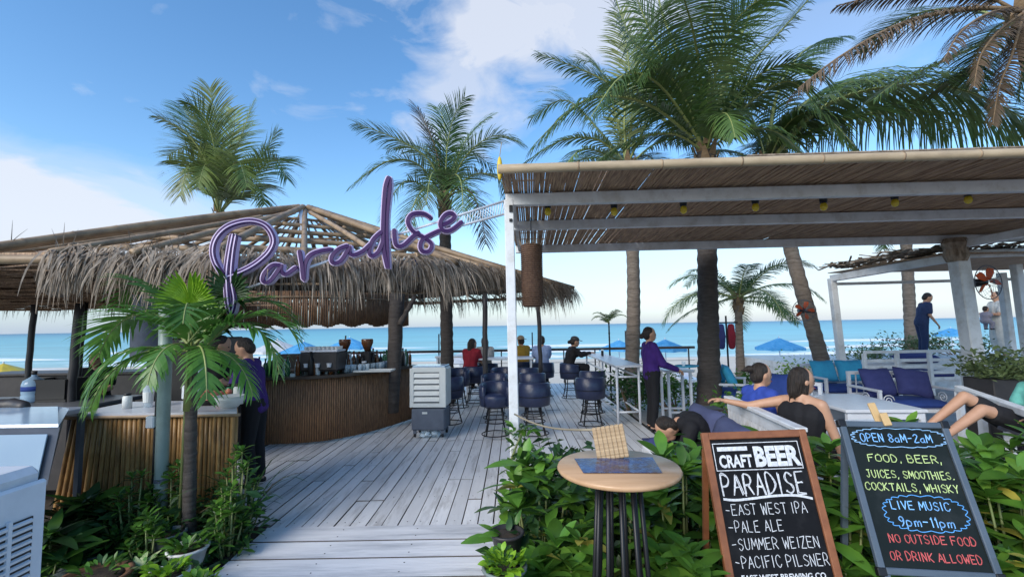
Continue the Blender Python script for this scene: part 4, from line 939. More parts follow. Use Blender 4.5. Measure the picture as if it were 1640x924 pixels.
# rear white daybed railing
Y = 10.4; xa, xb = xat(1380, Y), xat(1536, Y)
t = thing('slatted_daybed', 'white slatted daybed frame in front of the standing man', 'daybed', ((xa + xb) / 2, Y, 0))
part('top_rail', MB().bar((xa, Y, .98), (xb, Y, .98), .06, .06), m_white, t, False, True)
for k in range(4): part('post', MB().box((xa + (xb - xa) * k / 3, Y, .475), (.07, .07, .95)), m_white, t, False, True)
for z in (.36, .5, .64, .78): part('slat', MB().bar((xa, Y + .05, z), (xb, Y + .05, z), .02, .07), m_white, t, False, True)
part('bed', MB().box(((xa + xb) / 2, Y + .55, .32), (xb - xa, .9, .08)), m_white, t, False, True); part('mattress', MB().box(((xa + xb) / 2, Y + .55, .43), (xb - xa - .1, .85, .13), bev=.04), m_navyc, t, False, True)
cushion(P(1478, 562, 11.3).x, 11.5, 1.0 - .26, (.95, .5, .2), m_navyc, 'long navy cushion by the legs of the standing man', (10, 0, 0))
# right front reclining sun bed (white rail)
ra = P(1535, 622, 4.9); rb = P(1665, 668, 3.6)
sbd = thing('white_lounger', 'white sun lounger rail under the reclining person at right edge', 'lounger', ((ra.x + rb.x) / 2, (ra.y + rb.y) / 2, 0))
part('side_rail', MB().bar(ra, rb, .07, .07, .01), m_white, sbd, False, True)
for k in range(4): p = ra.lerp(rb, k / 3); part('leg', MB().bar(V(p.x, p.y, 0), p - V(0, 0, .035), .05, .05), m_white, sbd, False, True)
part('platform', MB().bar(V(4.55, 3.95, .62), V(6.2, 3.95, .62), .8, .06), m_white, sbd, False, True)
part('mattress', MB().bar(V(4.6, 3.95, .71), V(6.2, 3.95, .71), .74, .11, .04), m_blue, sbd, False, True)
# planter behind post
q = P(1612, 640, 5.6)
# ------------------------------------------------------------------ wall fans
def fan(px, py, Y, r, lab, yaw, tox):
    c = P(px, py, Y); t = thing('wall_fan', lab, 'fan', c, R(yaw)); cg = MB()
    for k in range(18):
        g = 2 * PI * k / 18; cg.tube([(0, -.075, 0), (r * .6 * math.cos(g), -.07, r * .6 * math.sin(g)), (r * math.cos(g), 0, r * math.sin(g)), (r * .5 * math.cos(g), .07, r * .5 * math.sin(g))], .0022, 4)
    cg.tube([(r * math.cos(g * PI / 12), 0, r * math.sin(g * PI / 12)) for g in range(25)], .007, 5); part('cage', cg, m_grey, t)
    for k in range(5):
        g = 2 * PI * k / 5; b_ = MB(); vs = []
        for i in range(6):
            rr = r * (.15 + .72 * i / 5); wd = .38 * math.sin(.5 + 2.2 * i / 5)
            for s in (-1, 1): a_ = g + s * wd * .8; vs.append((rr * math.cos(a_), .02 * s, rr * math.sin(a_)))
        n0 = len(vs); vs += [(a_, b2 + .006, c2) for a_, b2, c2 in vs]
        fs = [(2 * i, 2 * i + 1, 2 * i + 3, 2 * i + 2) for i in range(5)]; fs += [tuple(n0 + z for z in f[::-1]) for f in fs]; b_.add(vs, fs); part('blade', b_, m_orange, t)
    part('motor', MB().tube([(0, .03, 0), (0, .2, 0)], [.05, .065], 14), m_black, t, True); part('bracket', MB().tube([(0, .18, 0), (0, .2, -.03), V(*tox)], .02, 8), m_black, t, True)
fan(1288, 497, 8.8, .2, 'orange bladed wall fan on the leaning palm trunk', -15, (.25, .25, -.03)); fan(1583, 452, 7.2, .27, 'orange bladed fan hanging right of the thick white post', 10, (0, .25, .3))
# ------------------------------------------------------------------ beach umbrellas
def umbrella(px, Y, ztop, r, m, lab, grp='beach umbrellas'):
    x = xat(px, Y); t = thing('beach_umbrella', lab, 'umbrella', (x, Y, BZ), 0, grp); hh = ztop - BZ
    n = 8; mb = MB(); vs = [(0, 0, hh)]
    for k in range(n):
        g = 2 * PI * k / n; vs.append((r * math.cos(g), r * math.sin(g), hh - r * .42)); 
    for k in range(n):
        g = 2 * PI * (k + .5) / n; vs.append((r * .9 * math.cos(g), r * .9 * math.sin(g), hh - r * .40))
    for k in range(n): g = 2 * PI * k / n; vs.append((r * math.cos(g), r * math.sin(g), hh - r * .42 - .12))
    for k in range(n): g = 2 * PI * (k + .5) / n; vs.append((r * .9 * math.cos(g), r * .9 * math.sin(g), hh - r * .40 - .12))
    fs = []
    for k in range(n):
        k2 = (k + 1) % n; fs += [(0, 1 + k, 1 + n + k), (0, 1 + n + k, 1 + k2), (1 + k, 1 + 2 * n + k, 1 + 3 * n + k, 1 + n + k), (1 + n + k, 1 + 3 * n + k, 1 + 2 * n + k2, 1 + k2)]
    mb.add(vs, fs); part('canopy', mb, m, t); part('pole', MB().tube([(0, 0, 0), (0, 0, hh + .06)], .022, 8), m_wmetal, t)
    for k in range(n): g = 2 * PI * k / n; part('rib', MB().bar((0, 0, hh - .03), (r * .97 * math.cos(g), r * .97 * math.sin(g), hh - r * .42), .012, .012), m_wmetal, t)
umbrella(1064, 18, 1.08, .85, m_umb, 'blue beach umbrella just right of the waitress'); umbrella(1246, 21, .95, 1.05, m_umb, 'wide blue beach umbrella right of the dark palm trunk')
umbrella(990, 23, .9, 1.0, m_umb, 'blue beach umbrella left of the grey palm trunk'); umbrella(1522, 24, 1.2, .75, m_umb, 'dark blue umbrella behind the thick white post')
umbrella(487, 17, 1.25, 1.0, m_umb, 'blue umbrella seen above the bar counter'); umbrella(445, 21, 1.25, 1.2, m_umbw, 'white umbrella seen above the left of the bar'); umbrella(560, 26, 1.2, 1.3, m_umb, 'blue umbrella seen above the coffee grinder'); umbrella(740, 22, .5, 1.2, m_umbw, 'low white umbrella beyond the deck railing')
umbrella(10, 14.5, .8, 1.3, m_yellow, 'yellow umbrella at the left edge beyond the hut')
def sunbed(px, Y, lab):
    x = xat(px, Y); t = thing('beach_lounger', lab, 'lounger', (x, Y, BZ), U(-.2, .2), 'white loungers on the sand')
    part('seat', MB().box((0, 0, .3), (.65, 1.3, .06)), m_wmetal, t); part('backrest', MB().box((0, .85, .5), (.65, .7, .06), Matrix.Rotation(R(38), 3, 'X')), m_wmetal, t)
    for a in (-1, 1):
        for b_ in (-1, 1): part('leg', MB().box((a * .28, b_ * .55, .14), (.05, .05, .28)), m_wmetal, t)
sunbed(700, 19, 'white lounger on the sand behind the air cooler'); sunbed(1100, 20, 'white lounger on the sand behind the waitress tray'); sunbed(640, 21, 'white lounger on the sand beside the hut tree post'); sunbed(1210, 20, 'white lounger on the sand under the wide blue umbrella')
# clothes rack / life vests beside the dark trunk
t = thing('vest_rack', 'pole rack with red and navy life vests by the dark palm trunk', 'rack', (xat(1163, 10), 10, 0))
part('pole', MB().tube([(0, 0, 0), (0, 0, 1.85)], .02, 8), m_black, t); part('crossbar', MB().tube([(-.22, 0, 1.7), (.25, 0, 1.7)], .015, 6), m_black, t)
for dx, c in ((-.12, m_navyc), (.1, cloth('red_vest', (.3, .02, .04)))): part('vest', cushion_mb(.15, .1, .55).mesh('vest', c, True), None, t).location = (dx, 0, 1.4)
# ------------------------------------------------------------------ people
def blobmesh(mb, m, voxel=.014, smooth=3, extra=None):
    me = mb.mesh('blob', m); o = bpy.data.objects.new('tmp', me); COL.objects.link(o)
    r = o.modifiers.new('r', 'REMESH'); r.mode = 'VOXEL'; r.voxel_size = voxel
    s = o.modifiers.new('s', 'SMOOTH'); s.iterations = smooth; s.factor = .5
    dg = bpy.context.evaluated_depsgraph_get(); me2 = bpy.data.meshes.new_from_object(o.evaluated_get(dg)); bpy.data.objects.remove(o); bpy.data.meshes.remove(me)
    if extra:
        vs = [tuple(v.co) for v in me2.vertices]; fs = [tuple(p.vertices) for p in me2.polygons]; n = len(vs); vs += extra.v; fs += [tuple(i + n for i in f) for f in extra.f]
        bpy.data.meshes.remove(me2); me2 = bpy.data.meshes.new('body'); me2.from_pydata(vs, [], fs)
    me2.materials.clear(); me2.materials.append(m); me2.polygons.foreach_set('use_smooth', [True] * len(me2.polygons)); me2.update(); return me2
def person(label, loc, rz, J, top=None, bottom=None, hair='short', skin=m_skin, sc=1.0, sleeves='short', legs='long', vox=.015, long_top=False, cap=None, dress=False, facing=0, hat=None, strapless=False):
    """J: joints in local metres, facing +X. keys pelvis chest neck head shL elL wrL shR elR wrR hiL knL anL hiR knR anR + hdir (face yaw, pitch)"""
    t = thing('person', label, 'person', loc, R(rz)); t.scale = (sc, sc, sc)
    j = {k: Vector(v) if not isinstance(v, (int, float)) else v for k, v in J.items()}
    yaw, pit = R(j.get('yaw', 0)), R(j.get('pitch', 0)); HM = Matrix.Rotation(yaw, 3, 'Z') @ Matrix.Rotation(pit, 3, 'Y'); h = j['head']
    hp = lambda x, y, z: h + HM @ V(x, y, z)
    b = MB(); pe, ch, ne = j['pelvis'], j['chest'], j['neck']; wa = pe.lerp(ch, .5)
    side = (j['shL'] - j['shR']).normalized(); tw = Matrix((Vector((1, 0, 0)), side, Vector((0, 0, 1)))).transposed()
    for s in (-1, 1):
        b.cap(pe, wa, .11, .1); b.cap(wa, ch, .1, .11); b.cap(pe + side * .07 * s, wa + side * .055 * s, .105, .09); b.cap(wa + side * .055 * s, ch + side * .085 * s, .09, .105); b.cap(ch + side * .08 * s, ne + side * .05 * s - (ne - ch) * .2, .095, .06)
    b.cap(ch, ne, .1, .06); b.cap(ne, h - HM @ V(.015, 0, .05), .055, .05)
    for s in 'LR':
        b.cap(j['sh' + s], j['el' + s], .053, .038); b.cap(j['el' + s], j['wr' + s], .038, .026); b.cap(ne - (ne - ch) * .1, j['sh' + s], .05, .052)
        b.cap(j['hi' + s], j['kn' + s], .088, .058); b.cap(j['kn' + s], j['an' + s], .056, .036); a = j['an' + s]; k_ = j.get('foot', V(.15, 0, -.045)); b.cap(a + V(-.03, 0, -.04), a + k_, .035, .028)
    b.ell(hp(0, 0, .01), (.098, .078, .115), 12, HM); b.ell(hp(.045, 0, -.06), (.052, .052, .055), 8, HM); b.ell(hp(.098, 0, -.012), (.02, .014, .022), 6, HM); b.ell(hp(.09, 0, -.055), (.015, .024, .01), 6, HM)
    for s in (-1, 1): b.ell(hp(-.005, .078 * s, -.005), (.02, .012, .03), 6, HM)
    ex = MB()
    for s in 'LR':      # palm, four fingers and thumb
        el, wr = j['el' + s], j['wr' + s]; d = (wr - el).normalized(); up = V(0, 0, 1) if abs(d.z) < .8 else V(1, 0, 0); sd_ = d.cross(up).normalized(); nn_ = sd_.cross(d); sg = 1 if s == 'L' else -1
        ex.ell(wr + d * .045, (.052, .04, .018), 8, Matrix((d, sd_, nn_)).transposed())
        for f in range(4):
            o_ = (f - 1.5) * .018; ln = (.03, .036, .034, .026)[f]; p0 = wr + d * .08 + sd_ * o_; p1 = p0 + d * ln - nn_ * .008; p2 = p1 + d * ln * .7 - nn_ * .02; p3 = p2 + d * .012 - nn_ * .022
            ex.tube([p0, p1, p2, p3], [.009, .0085, .0075, .005], 6)
        p0 = wr + d * .03 - sd_ * .03 * sg; ex.tube([p0, p0 + d * .03 - sd_ * .02 * sg - nn_ * .01, p0 + d * .055 - sd_ * .022 * sg - nn_ * .02], [.012, .0105, .007], 6)
    part('body', blobmesh(b, skin, vox, 3, ex), None, t)
    # face details
    for s in (-1, 1): part('eye', MB().ell(hp(.083, .032 * s, .012), (.012, .014, .008), 6, HM), m_black, t, True)
    part('lips', MB().ell(hp(.102, 0, -.055), (.007, .022, .007), 6, HM), mat('lips', (.35, .1, .09)), t, True) if not 'lips' in bpy.data.materials else part('lips', MB().ell(hp(.102, 0, -.055), (.007, .022, .007), 6, HM), bpy.data.materials['lips'], t, True)
    mb = MB(); mb.ell(hp(-.024, 0, .036), (.092, .084, .094), 12, HM); mb.ell(hp(-.05, 0, -.01), (.066, .082, .085), 10, HM)
    if hair == 'bun': mb.ell(hp(-.14, 0, -.03), (.045, .045, .045), 8, HM); mb.ell(hp(-.1, 0, 0), (.04, .05, .05), 8, HM)
    if hair == 'topbun': mb.ell(hp(-.13, 0, .05), (.05, .045, .04), 8, HM); mb.cap(hp(-.1, 0, .05), hp(-.2, .02, .03), .03, .015)
    if hair == 'long': mb.cap(hp(-.06, 0, 0), hp(-.10, 0, -.22), .085, .06); mb.cap(hp(-.03, .05, 0), hp(-.06, .06, -.2), .04, .03); mb.cap(hp(-.03, -.05, 0), hp(-.06, -.06, -.2), .04, .03)
    if hair == 'bob': mb.cap(hp(-.04, 0, 0), hp(-.06, 0, -.09), .085, .068); mb.cap(hp(0, .05, .02), hp(.0, .06, -.10), .035, .022); mb.cap(hp(0, -.05, .02), hp(0, -.06, -.10), .035, .022); mb.cap(hp(-.08, .02, -.08), hp(-.1, .02, -.2), .022, .006); mb.cap(hp(-.07, -.03, -.08), hp(-.09, -.04, -.17), .02, .006)
    part('hair', blobmesh(mb, m_hair, .012, 2), None, t)
    if cap: mb = MB().ell(hp(-.015, 0, .065), (.108, .096, .075), 12, HM); mb.ell(hp(.11, 0, .055), (.07, .065, .01), 8, HM); part('cap', mb, cap, t, True)
    if hat: part('sun_hat', MB().ell(hp(-.01, 0, .075), (.1, .095, .075), 12, HM).ell(hp(0, 0, .05), (.17, .165, .012), 12, HM), hat, t, True)
    if top:
        mb = MB(); g = .02; mb.cap(pe, wa, .12 + g, .108 + g); mb.cap(wa, ch, .108 + g, .116 + g)
        if not strapless: mb.cap(ch, ne - (ne - ch) * .45, .116 + g, .085)
        for s in (-1, 1):
            mb.cap(pe + side * .065 * s + (pe - wa) * .15, wa + side * .055 * s, .105 + g, .092 + g)
            mb.cap(wa + side * .055 * s, ch + side * .085 * s, .092 + g, .104 + g)
            if not strapless: mb.cap(ch + side * .08 * s, ne + side * .055 * s - (ne - ch) * .28, .094 + g, .06 + g)
        if strapless:
            pass
        else:
            for s in 'LR':
                mb.cap(ne - (ne - ch) * .16, j['sh' + s], .05, .056 + g)
                e_ = j['sh' + s].lerp(j['el' + s], .68 if sleeves == 'short' else 1.0)
                if sleeves != 'none': mb.cap(j['sh' + s], e_, .053 + g, .047 + g)
                if sleeves == 'long': mb.cap(j['el' + s], j['wr' + s], .04 + g, .03 + g * .8)
        if long_top:
            for s in (-1, 1):
                k_ = j['knL' if s > 0 else 'knR']; mb.cap(pe + side * .05 * s, k_ * .9 + pe * .1, .125, .12); mb.cap(k_ * .9 + pe * .1, j['anL' if s > 0 else 'anR'] + V(0, 0, .15), .12, .12)
            mb.cap(pe, (j['anL'] + j['anR']) / 2 + V(0, 0, .2), .13, .14)
        part('dress' if dress else 'shirt', blobmesh(mb, top, vox * .9, 3), None, t)
    if bottom:
        mb = MB(); g = .016; mb.cap(pe + side * .06, pe - side * .06, .115 + g, .115 + g)
        for s in 'LR':
            k_ = j['kn' + s]; a = j['an' + s]; hi = j['hi' + s]
            if legs == 'short': mb.cap(hi, hi.lerp(k_, .62), .09 + g, .082 + g)
            else: mb.cap(hi, k_, .09 + g, .06 + g); mb.cap(k_, k_.lerp(a, .92), .06 + g, .045 + g)
        part('shorts' if legs == 'short' else 'trousers', blobmesh(mb, bottom, vox * .9, 3), None, t)
    for s in 'LR':
        mb = MB(); a = j['an' + s]; k_ = j.get('foot', V(.15, 0, -.045)); mb.cap(a + V(-.035, 0, -.045), a + k_ - V(0, 0, .005), .036, .034); part('shoe', blobmesh(mb, m_black, .014, 2), None, t)
    return t
def stand(lean=0, **k):
    L_ = R(lean); s, c = math.sin(L_), math.cos(L_); pz = .92
    f = lambda up, x=0, y=0: V(s * up + c * x, y, pz + c * up - s * x)
    J = dict(pelvis=f(0), chest=f(.33), neck=f(.49), head=f(.63, .02), shL=f(.44, 0, .165), shR=f(.44, 0, -.165), elL=f(.17, .02, .2), elR=f(.17, .02, -.2), wrL=f(-.05, .1, .2), wrR=f(-.05, .1, -.2),
             hiL=V(0, .09, .88), hiR=V(0, -.09, .88), knL=V(.03, .1, .48), knR=V(.0, -.1, .48), anL=V(-.02, .1, .085), anR=V(-.04, -.1, .085)); J.update(k); return J
def sit(seat=.66, lean=5, **k):
    L_ = R(lean); s, c = math.sin(L_), math.cos(L_); pz = seat + .10
    f = lambda up, x=0, y=0: V(s * up + c * x, y, pz + c * up - s * x)
    J = dict(pelvis=f(0), chest=f(.32), neck=f(.47), head=f(.61, .02), shL=f(.42, 0, .165), shR=f(.42, 0, -.165), elL=f(.2, .14, .2), elR=f(.2, .14, -.2), wrL=f(.2, .38, .14), wrR=f(.2, .38, -.14),
             hiL=V(.02, .09, pz - .02), hiR=V(.02, -.09, pz - .02), knL=V(.42, .12, pz + .0), knR=V(.42, -.12, pz), anL=V(.40, .12, pz - .42), anR=V(.40, -.12, pz - .42)); J.update(k); return J
m_pshirt = cloth('purple_shirt', (.05, .015, .17)); m_blackc = cloth('black_cloth', (.010, .010, .013)); m_redc = cloth('red_cloth', (.28, .015, .03)); m_creamc = cloth('cream_cloth', (.6, .55, .5)); m_yel = cloth('mustard_cloth', (.42, .25, .03)); m_lblue = cloth('pale_blue_cloth', (.32, .42, .68)); m_navys = cloth('navy_shirt', (.025, .045, .12)); m_royal = cloth('royal_blue_cloth', (.03, .07, .38)); m_white_d = cloth('white_dress', (.62, .62, .58)); m_greyc = cloth('grey_cloth', (.3, .28, .33)); m_aqua = cloth('aqua_cloth', (.15, .5, .45))
# bartender, facing left
person('man in purple shirt and black trousers reaching over the bamboo counter', (xat(412, 5.2), 5.2, 0), 188,
       stand(10, pitch=28, elR=V(.20, -.2, 1.07), wrR=V(.43, -.12, 1.03), elL=V(.17, .22, 1.05), wrL=V(.40, .1, 1.02)), m_pshirt, m_blackc, 'short', sc=.98)
# waitress, facing right
wt = person('waitress in purple shirt and black apron holding out a tray', (xat(1040, 7.5), 7.5, 0), 4, stand(-2, yaw=0, elR=V(.12, -.2, 1.08), wrR=V(.38, -.12, .98), elL=V(.14, .2, 1.08), wrL=V(.40, .12, .98)), m_pshirt, m_blackc, 'bun', sc=.99, sleeves='long')
tray = thing('round_tray', 'blue tray held out by the waitress', 'tray', (wt.location.x + .58, 7.5, 1.0)); part('base', MB().lathe((0, 0, 0), [(.15, 0), (.19, .02), (.185, .025), (.15, .008)], 20), m_turq, tray, True); part('cup', MB().lathe((-.05, 0, .01), [(.025, 0), (.032, .08), (.028, .08)], 10), m_glass, tray)
# seated at far tables (backs to camera = facing +Y, rz 90)
def seated(px, Y, rz, label, top, hair, **k):
    kk = dict(k); sx_ = kk.pop('J', {}); seat = kk.pop('seat', .62)
    return person(label, (xat(px, Y), Y, 0), rz, sit(seat, **sx_), top, kk.pop('bottom', m_blackc), hair, vox=.017, **kk)
seated(752, 10.6, 70, 'woman in red top with long dark hair on a far stool', m_redc, 'long', J=dict(lean=14, yaw=-25), sleeves='short')
seated(776, 11.3, 100, 'woman in cream top with long dark hair beside the woman in red', m_creamc, 'long', J=dict(lean=6, yaw=15))
seated(838, 11.7, 120, 'person in mustard top and sun hat behind the white post', m_yel, 'short', J=dict(lean=12), hat=m_woodl)
seated(867, 11.3, 92, 'person in pale blue shirt seen from behind at the far table', m_lblue, 'short', J=dict(lean=2))
seated(908, 10.9, 8, 'person in black with cap turned to the narrow rail table', m_blackc, 'bun', J=dict(lean=16, pitch=12, elR=V(.28, -.18, 1.0), wrR=V(.5, -.12, 1.04), elL=V(.26, .2, .98), wrL=V(.46, .15, 1.03)), cap=m_dark, sleeves='long')
# two women on the picket bench
Y = 4.75; xw = xat(1206, Y)
person('woman in royal blue top with high bun on the picket bench', (xw, Y, 0), 10, sit(.46, 4, yaw=-5, pitch=6), m_royal, m_blackc, 'topbun', sleeves='none', vox=.013)
Y = 4.12; xw = xat(1274, Y)
person('woman with bare back in black strapless dress, one arm on the bench back', (xw, Y, 0), 28,
       sit(.47, 2, yaw=-30, pitch=4, elL=V(-.12, .42, .92), wrL=V(-.20, .62, .945), elR=V(.06, -.24, .72), wrR=V(.2, -.22, .50)), m_blackc, m_blackc, 'bob', strapless=True, vox=.012)
# man bending forwards
hp_ = P(1066, 668, 4.75)
person('man in black shirt bending his head down on the low sofa', (1.98, 4.62, -.07), 178,
       dict(pelvis=V(0, 0, .58), chest=V(.22, 0, .78), neck=V(.34, 0, .80), head=V(.46, 0, .74), pitch=62, shL=V(.28, .17, .78), shR=V(.28, -.17, .78), elL=V(.38, .2, .55), elR=V(.38, -.2, .55), wrL=V(.45, .06, .36), wrR=V(.45, -.06, .36),
            hiL=V(.02, .1, .56), hiR=V(.02, -.1, .56), knL=V(.42, .16, .56), knR=V(.42, -.16, .56), anL=V(.4, .14, .09), anR=V(.4, -.14, .09)), m_blackc, m_blackc, 'short', vox=.013)
# standing man on the raised terrace
YM = 12.3; zt = .65
person('man in dark blue shirt standing with head bowed on the terrace', (xat(1476, YM), YM, zt), -18, stand(14, pitch=30, elR=V(.10, -.2, 1.08), wrR=V(.24, -.16, .88)), m_navys, m_navys, 'short', sc=1.06, vox=.017, long_top=False)
wb = person('woman in long white dress carrying a baby on the terrace', (xat(1598, YM), YM, zt), 172, stand(-4, yaw=-10, elL=V(.12, .2, 1.08), wrL=V(.24, 0, 1.12), elR=V(.12, -.2, 1.08), wrR=V(.24, 0, 1.2)), m_white_d, None, 'bun', sc=1.05, vox=.017, long_top=True, dress=True, sleeves='short')
q = P(1578, 505, YM)
person('baby in grey held against the shoulder of the woman in white', (xat(1576, YM), YM - .05, zt + .92), 0, dict(pelvis=V(0, 0, .1), chest=V(.02, 0, .3), neck=V(.03, 0, .42), head=V(.06, 0, .56), yaw=0, shL=V(.03, .12, .37), shR=V(.03, -.12, .37), elL=V(.15, .14, .3), elR=V(.15, -.14, .3), wrL=V(.26, .08, .34), wrR=V(.26, -.08, .34), hiL=V(0, .07, .08), hiR=V(0, -.07, .08), knL=V(.14, .14, -.02), knR=V(.14, -.14, -.02), anL=V(.1, .12, -.2), anR=V(.1, -.12, -.2), foot=V(.08, 0, -.03)), m_greyc, m_greyc, 'short', sc=.66, vox=.017)
# reclining person, knees up, head beyond the right edge
bx = P(1618, 690, 4.05)
def lc_(px, py, Y): q = P(px, py, Y) - V(bx.x, 3.95, .76); return q
person('person lying on the lounger with bent knees and black shorts', (bx.x, 4.0, .74), 0,
       dict(pelvis=V(.02, 0, .10), chest=V(.36, 0, .14), neck=V(.53, 0, .2), head=V(.68, 0, .26), yaw=180, pitch=-40, shL=V(.46, .17, .17), shR=V(.46, -.17, .17), elL=V(.24, .24, .1), elR=V(.2, -.26, .08), wrL=V(.02, .14, .2), wrR=V(-.03, -.2, .14),
            hiL=V(-.03, .09, .1), hiR=V(-.03, -.09, .1), knL=V(-.36, .13, .33), knR=V(-.42, -.10, .24), anL=V(-.72, .14, .06), anR=V(-.80, -.1, .0), foot=V(-.15, 0, -.02)), m_greyc, m_blackc, 'short', legs='short', vox=.012, skin=m_skin, sc=.86)
q = P(1650, 640, 5.2)
person('person in aqua top sitting at the right edge of the photo', (P(1675, 640, 5.1).x, 5.1, 0), 180, sit(.4, 4), m_aqua, m_blackc, 'short', vox=.017)
# dark figures under the hut behind the palm
person('person in black working in the shade behind the young palm', (xat(330, 6.0), 6.0, 0), 20, stand(16, pitch=25, elR=V(.25, -.2, 1.05), wrR=V(.45, -.1, 1.0), elL=V(.25, .2, 1.05), wrL=V(.45, .1, 1.0)), m_blackc, m_blackc, 'short', vox=.018)
person('seated person in black at the left counter, half hidden by fronds', (xat(160, 6.9), 6.9, 0), -60, sit(.62, 8), m_blackc, m_blackc, 'bob', vox=.018)
t = thing('plain_stool', 'dark round stool under the seated person in black', 'stool', (xat(160, 6.9), 6.9, 0)); part('seat', MB().lathe((0, 0, .56), [(.16, 0), (.18, .03), (.17, .06)], 16), m_dark, t, True)
for a in (45, 135, 225, 315): part('leg', MB().tube([(.12 * math.cos(R(a)), .12 * math.sin(R(a)), .56), (.18 * math.cos(R(a)), .18 * math.sin(R(a)), 0)], .012, 6), m_black, t)
# ------------------------------------------------------------------ palms
def frond_mb(base, az, el, L_, droop, lf=.72, n=84, twist=0, wd=.05, hang=.5, m=16, bare=.12, fw=.8):
    global SPINE
    if lf >= .5 and L_ > 1.6: lf *= 1.15
    rach = []; ds = []
    if isinstance(base, list):       # an explicit spine
        sp = smooth_path(base, 8); ln = [0]
        for i in range(1, len(sp)): ln.append(ln[-1] + (sp[i] - sp[i - 1]).length)
        L_ = ln[-1]; j = 0
        for i in range(m + 1):
            q = L_ * i / m
            while j < len(sp) - 2 and ln[j + 1] < q: j += 1
            rach.append(sp[j].lerp(sp[j + 1], min(1, (q - ln[j]) / max(1e-6, ln[j + 1] - ln[j]))))
        ds = [(rach[min(i + 1, m)] - rach[max(i - 1, 0)]).normalized() for i in range(m + 1)]
        h_ = rach[-1] - rach[0]; az = math.atan2(h_.y, h_.x)
    else: p = Vector(base); d = V(math.cos(az) * math.cos(el), math.sin(az) * math.cos(el), math.sin(el))
    for i in range(m + 1 if not rach else 0):
        rach.append(p.copy()); ds.append(d.copy()); t = i / m; p = p + d * L_ / m
        d = d + V(0, 0, -droop * (.4 + 1.4 * t) / m * 1.5) ; d.normalize()
    mb = MB(); rs = [.026 * (1 - i / m) ** .8 * (L_ / 3) + .004 for i in range(m + 1)]; SPINE = MB().tube(rach, rs, 6, False)
    lat = V(-math.sin(az), math.cos(az), 0); tw = Matrix.Rotation(twist, 3, Vector((math.cos(az), math.sin(az), 0)))
    for k in range(n):
        t = bare + (1 - bare) * (k + U(-.3, .3)) / n; t = min(max(t, bare), .999); i = int(t * m); f = t * m - i; p = rach[i].lerp(rach[i + 1], f); d = ds[i]
        ll = lf * (L_ / 3) ** .5 * (math.sin(PI * (.12 + .80 * (t - bare) / (1 - bare))) ** .7) * U(.85, 1.1)
        for s in (-1, 1):
            if random.random() < .04: continue
            sd_ = (tw @ (lat * s)); sd_ = (sd_ - d * sd_.dot(d) * .8).normalized(); a = .45 + .75 * t + U(-.12, .12); v = (sd_ * math.cos(a * fw) + d * math.sin(a * fw) + V(0, 0, .22 - hang * .3) + V(U(-.08, .08), U(-.08, .08), U(-.08, .08))).normalized()
            q = p.copy(); vs = []; K = 4
            for j in range(K + 1):
                u = j / K; ww = wd * (.55 + .9 * u if u < .35 else (1 - u) ** .7 * 1.15) * .5 + .001; vs += [q - d * ww, q + d * ww]
                q = q + v * ll / K; v = (v + V(0, 0, -hang * (.25 + .5 * u))).normalized()
            mb.add(vs, [(2 * j, 2 * j + 1, 2 * j + 3, 2 * j + 2) for j in range(K)])
    return mb
def palm(label, base, crown, r0, r1, fronds, mt, lean=0, boots=True, grp='coconut palms', trunk=True, bend=(0, 0)):
    t = thing('palm_tree', label, 'palm tree', base, 0, grp); base = Vector(base); crown = Vector(crown)
    n = 46; pts = []; rs = []
    for i in range(n + 1):
        u = i / n; p = base.lerp(crown, u) + V(bend[0], bend[1], 0) * math.sin(PI * u); pts.append(p); rs.append((r0 + (r1 - r0) * u) * (1 + (.28 * (1 - u) ** 12)) * (1 + (.05 if i % 2 else -.03)) + U(-.003, .003))
    if trunk: part('trunk', MB().tube(pts, rs, 12), mt, t, True, True)
    if boots:
        mb = MB()
        for k in range(16):
            g = k * 2.4; z = -.5 + .04 * k; c, s = math.cos(g), math.sin(g); b0_ = crown + V(r1 * c, r1 * s, z); b1_ = b0_ + V(c * .09, s * .09, .26); vs = []
            for (p, w_) in ((b0_, .09), (b0_.lerp(b1_, .6), .05), (b1_, .02)): vs += [p + V(-s, c, 0) * w_, p - V(-s, c, 0) * w_, p - V(c, s, 0) * .03]
            mb.add(vs, [(0, 1, 4, 3), (3, 4, 7, 6), (1, 2, 5, 4), (4, 5, 8, 7), (2, 0, 3, 5), (5, 3, 6, 8)])
        part('crown_shaft', mb, m_husk, t, False, True)
    for fr_ in fronds:
        if isinstance(fr_[0], tuple):      # spine given as picture points with their distances
            k = dict(fr_[-1]) if isinstance(fr_[-1], dict) else {}; mm = k.pop('m_', m_frond); pts_ = [crown + V(0, 0, U(-.05, .05))] + [P(*q) for q in fr_ if isinstance(q, tuple)]
            k.setdefault('az', 0); f_ = part('frond', frond_mb(pts_, 0, 0, 1, 0, **{a: b for a, b in k.items() if a != 'az'}), mm, t, False, True); part('leaf_spine', SPINE, m_spine if mm is not m_frondd else m_husk, f_, True, True); continue
        az, el, L_, dr = fr_[:4]; k = fr_[4] if len(fr_) > 4 else {}
        k = dict(k); mm = k.pop('m_', m_frond); f_ = part('frond', frond_mb(crown + V(math.cos(R(az)) * r1 * .6, math.sin(R(az)) * r1 * .6, U(-.1, .08)), R(az), R(el), L_, dr, **k), mm, t, False, True); part('leaf_spine', SPINE, m_spine, f_, True, True)
    return t
def crown_ring(cnt, els, L_, dr, start=0, **k):
    out = []
    for i in range(cnt): out.append((start + i * 360 / cnt + U(-12, 12), els + U(-9, 9), L_ * U(.88, 1.1), dr * U(.8, 1.2), dict(twist=U(-.5, .5), **k)))
    return out
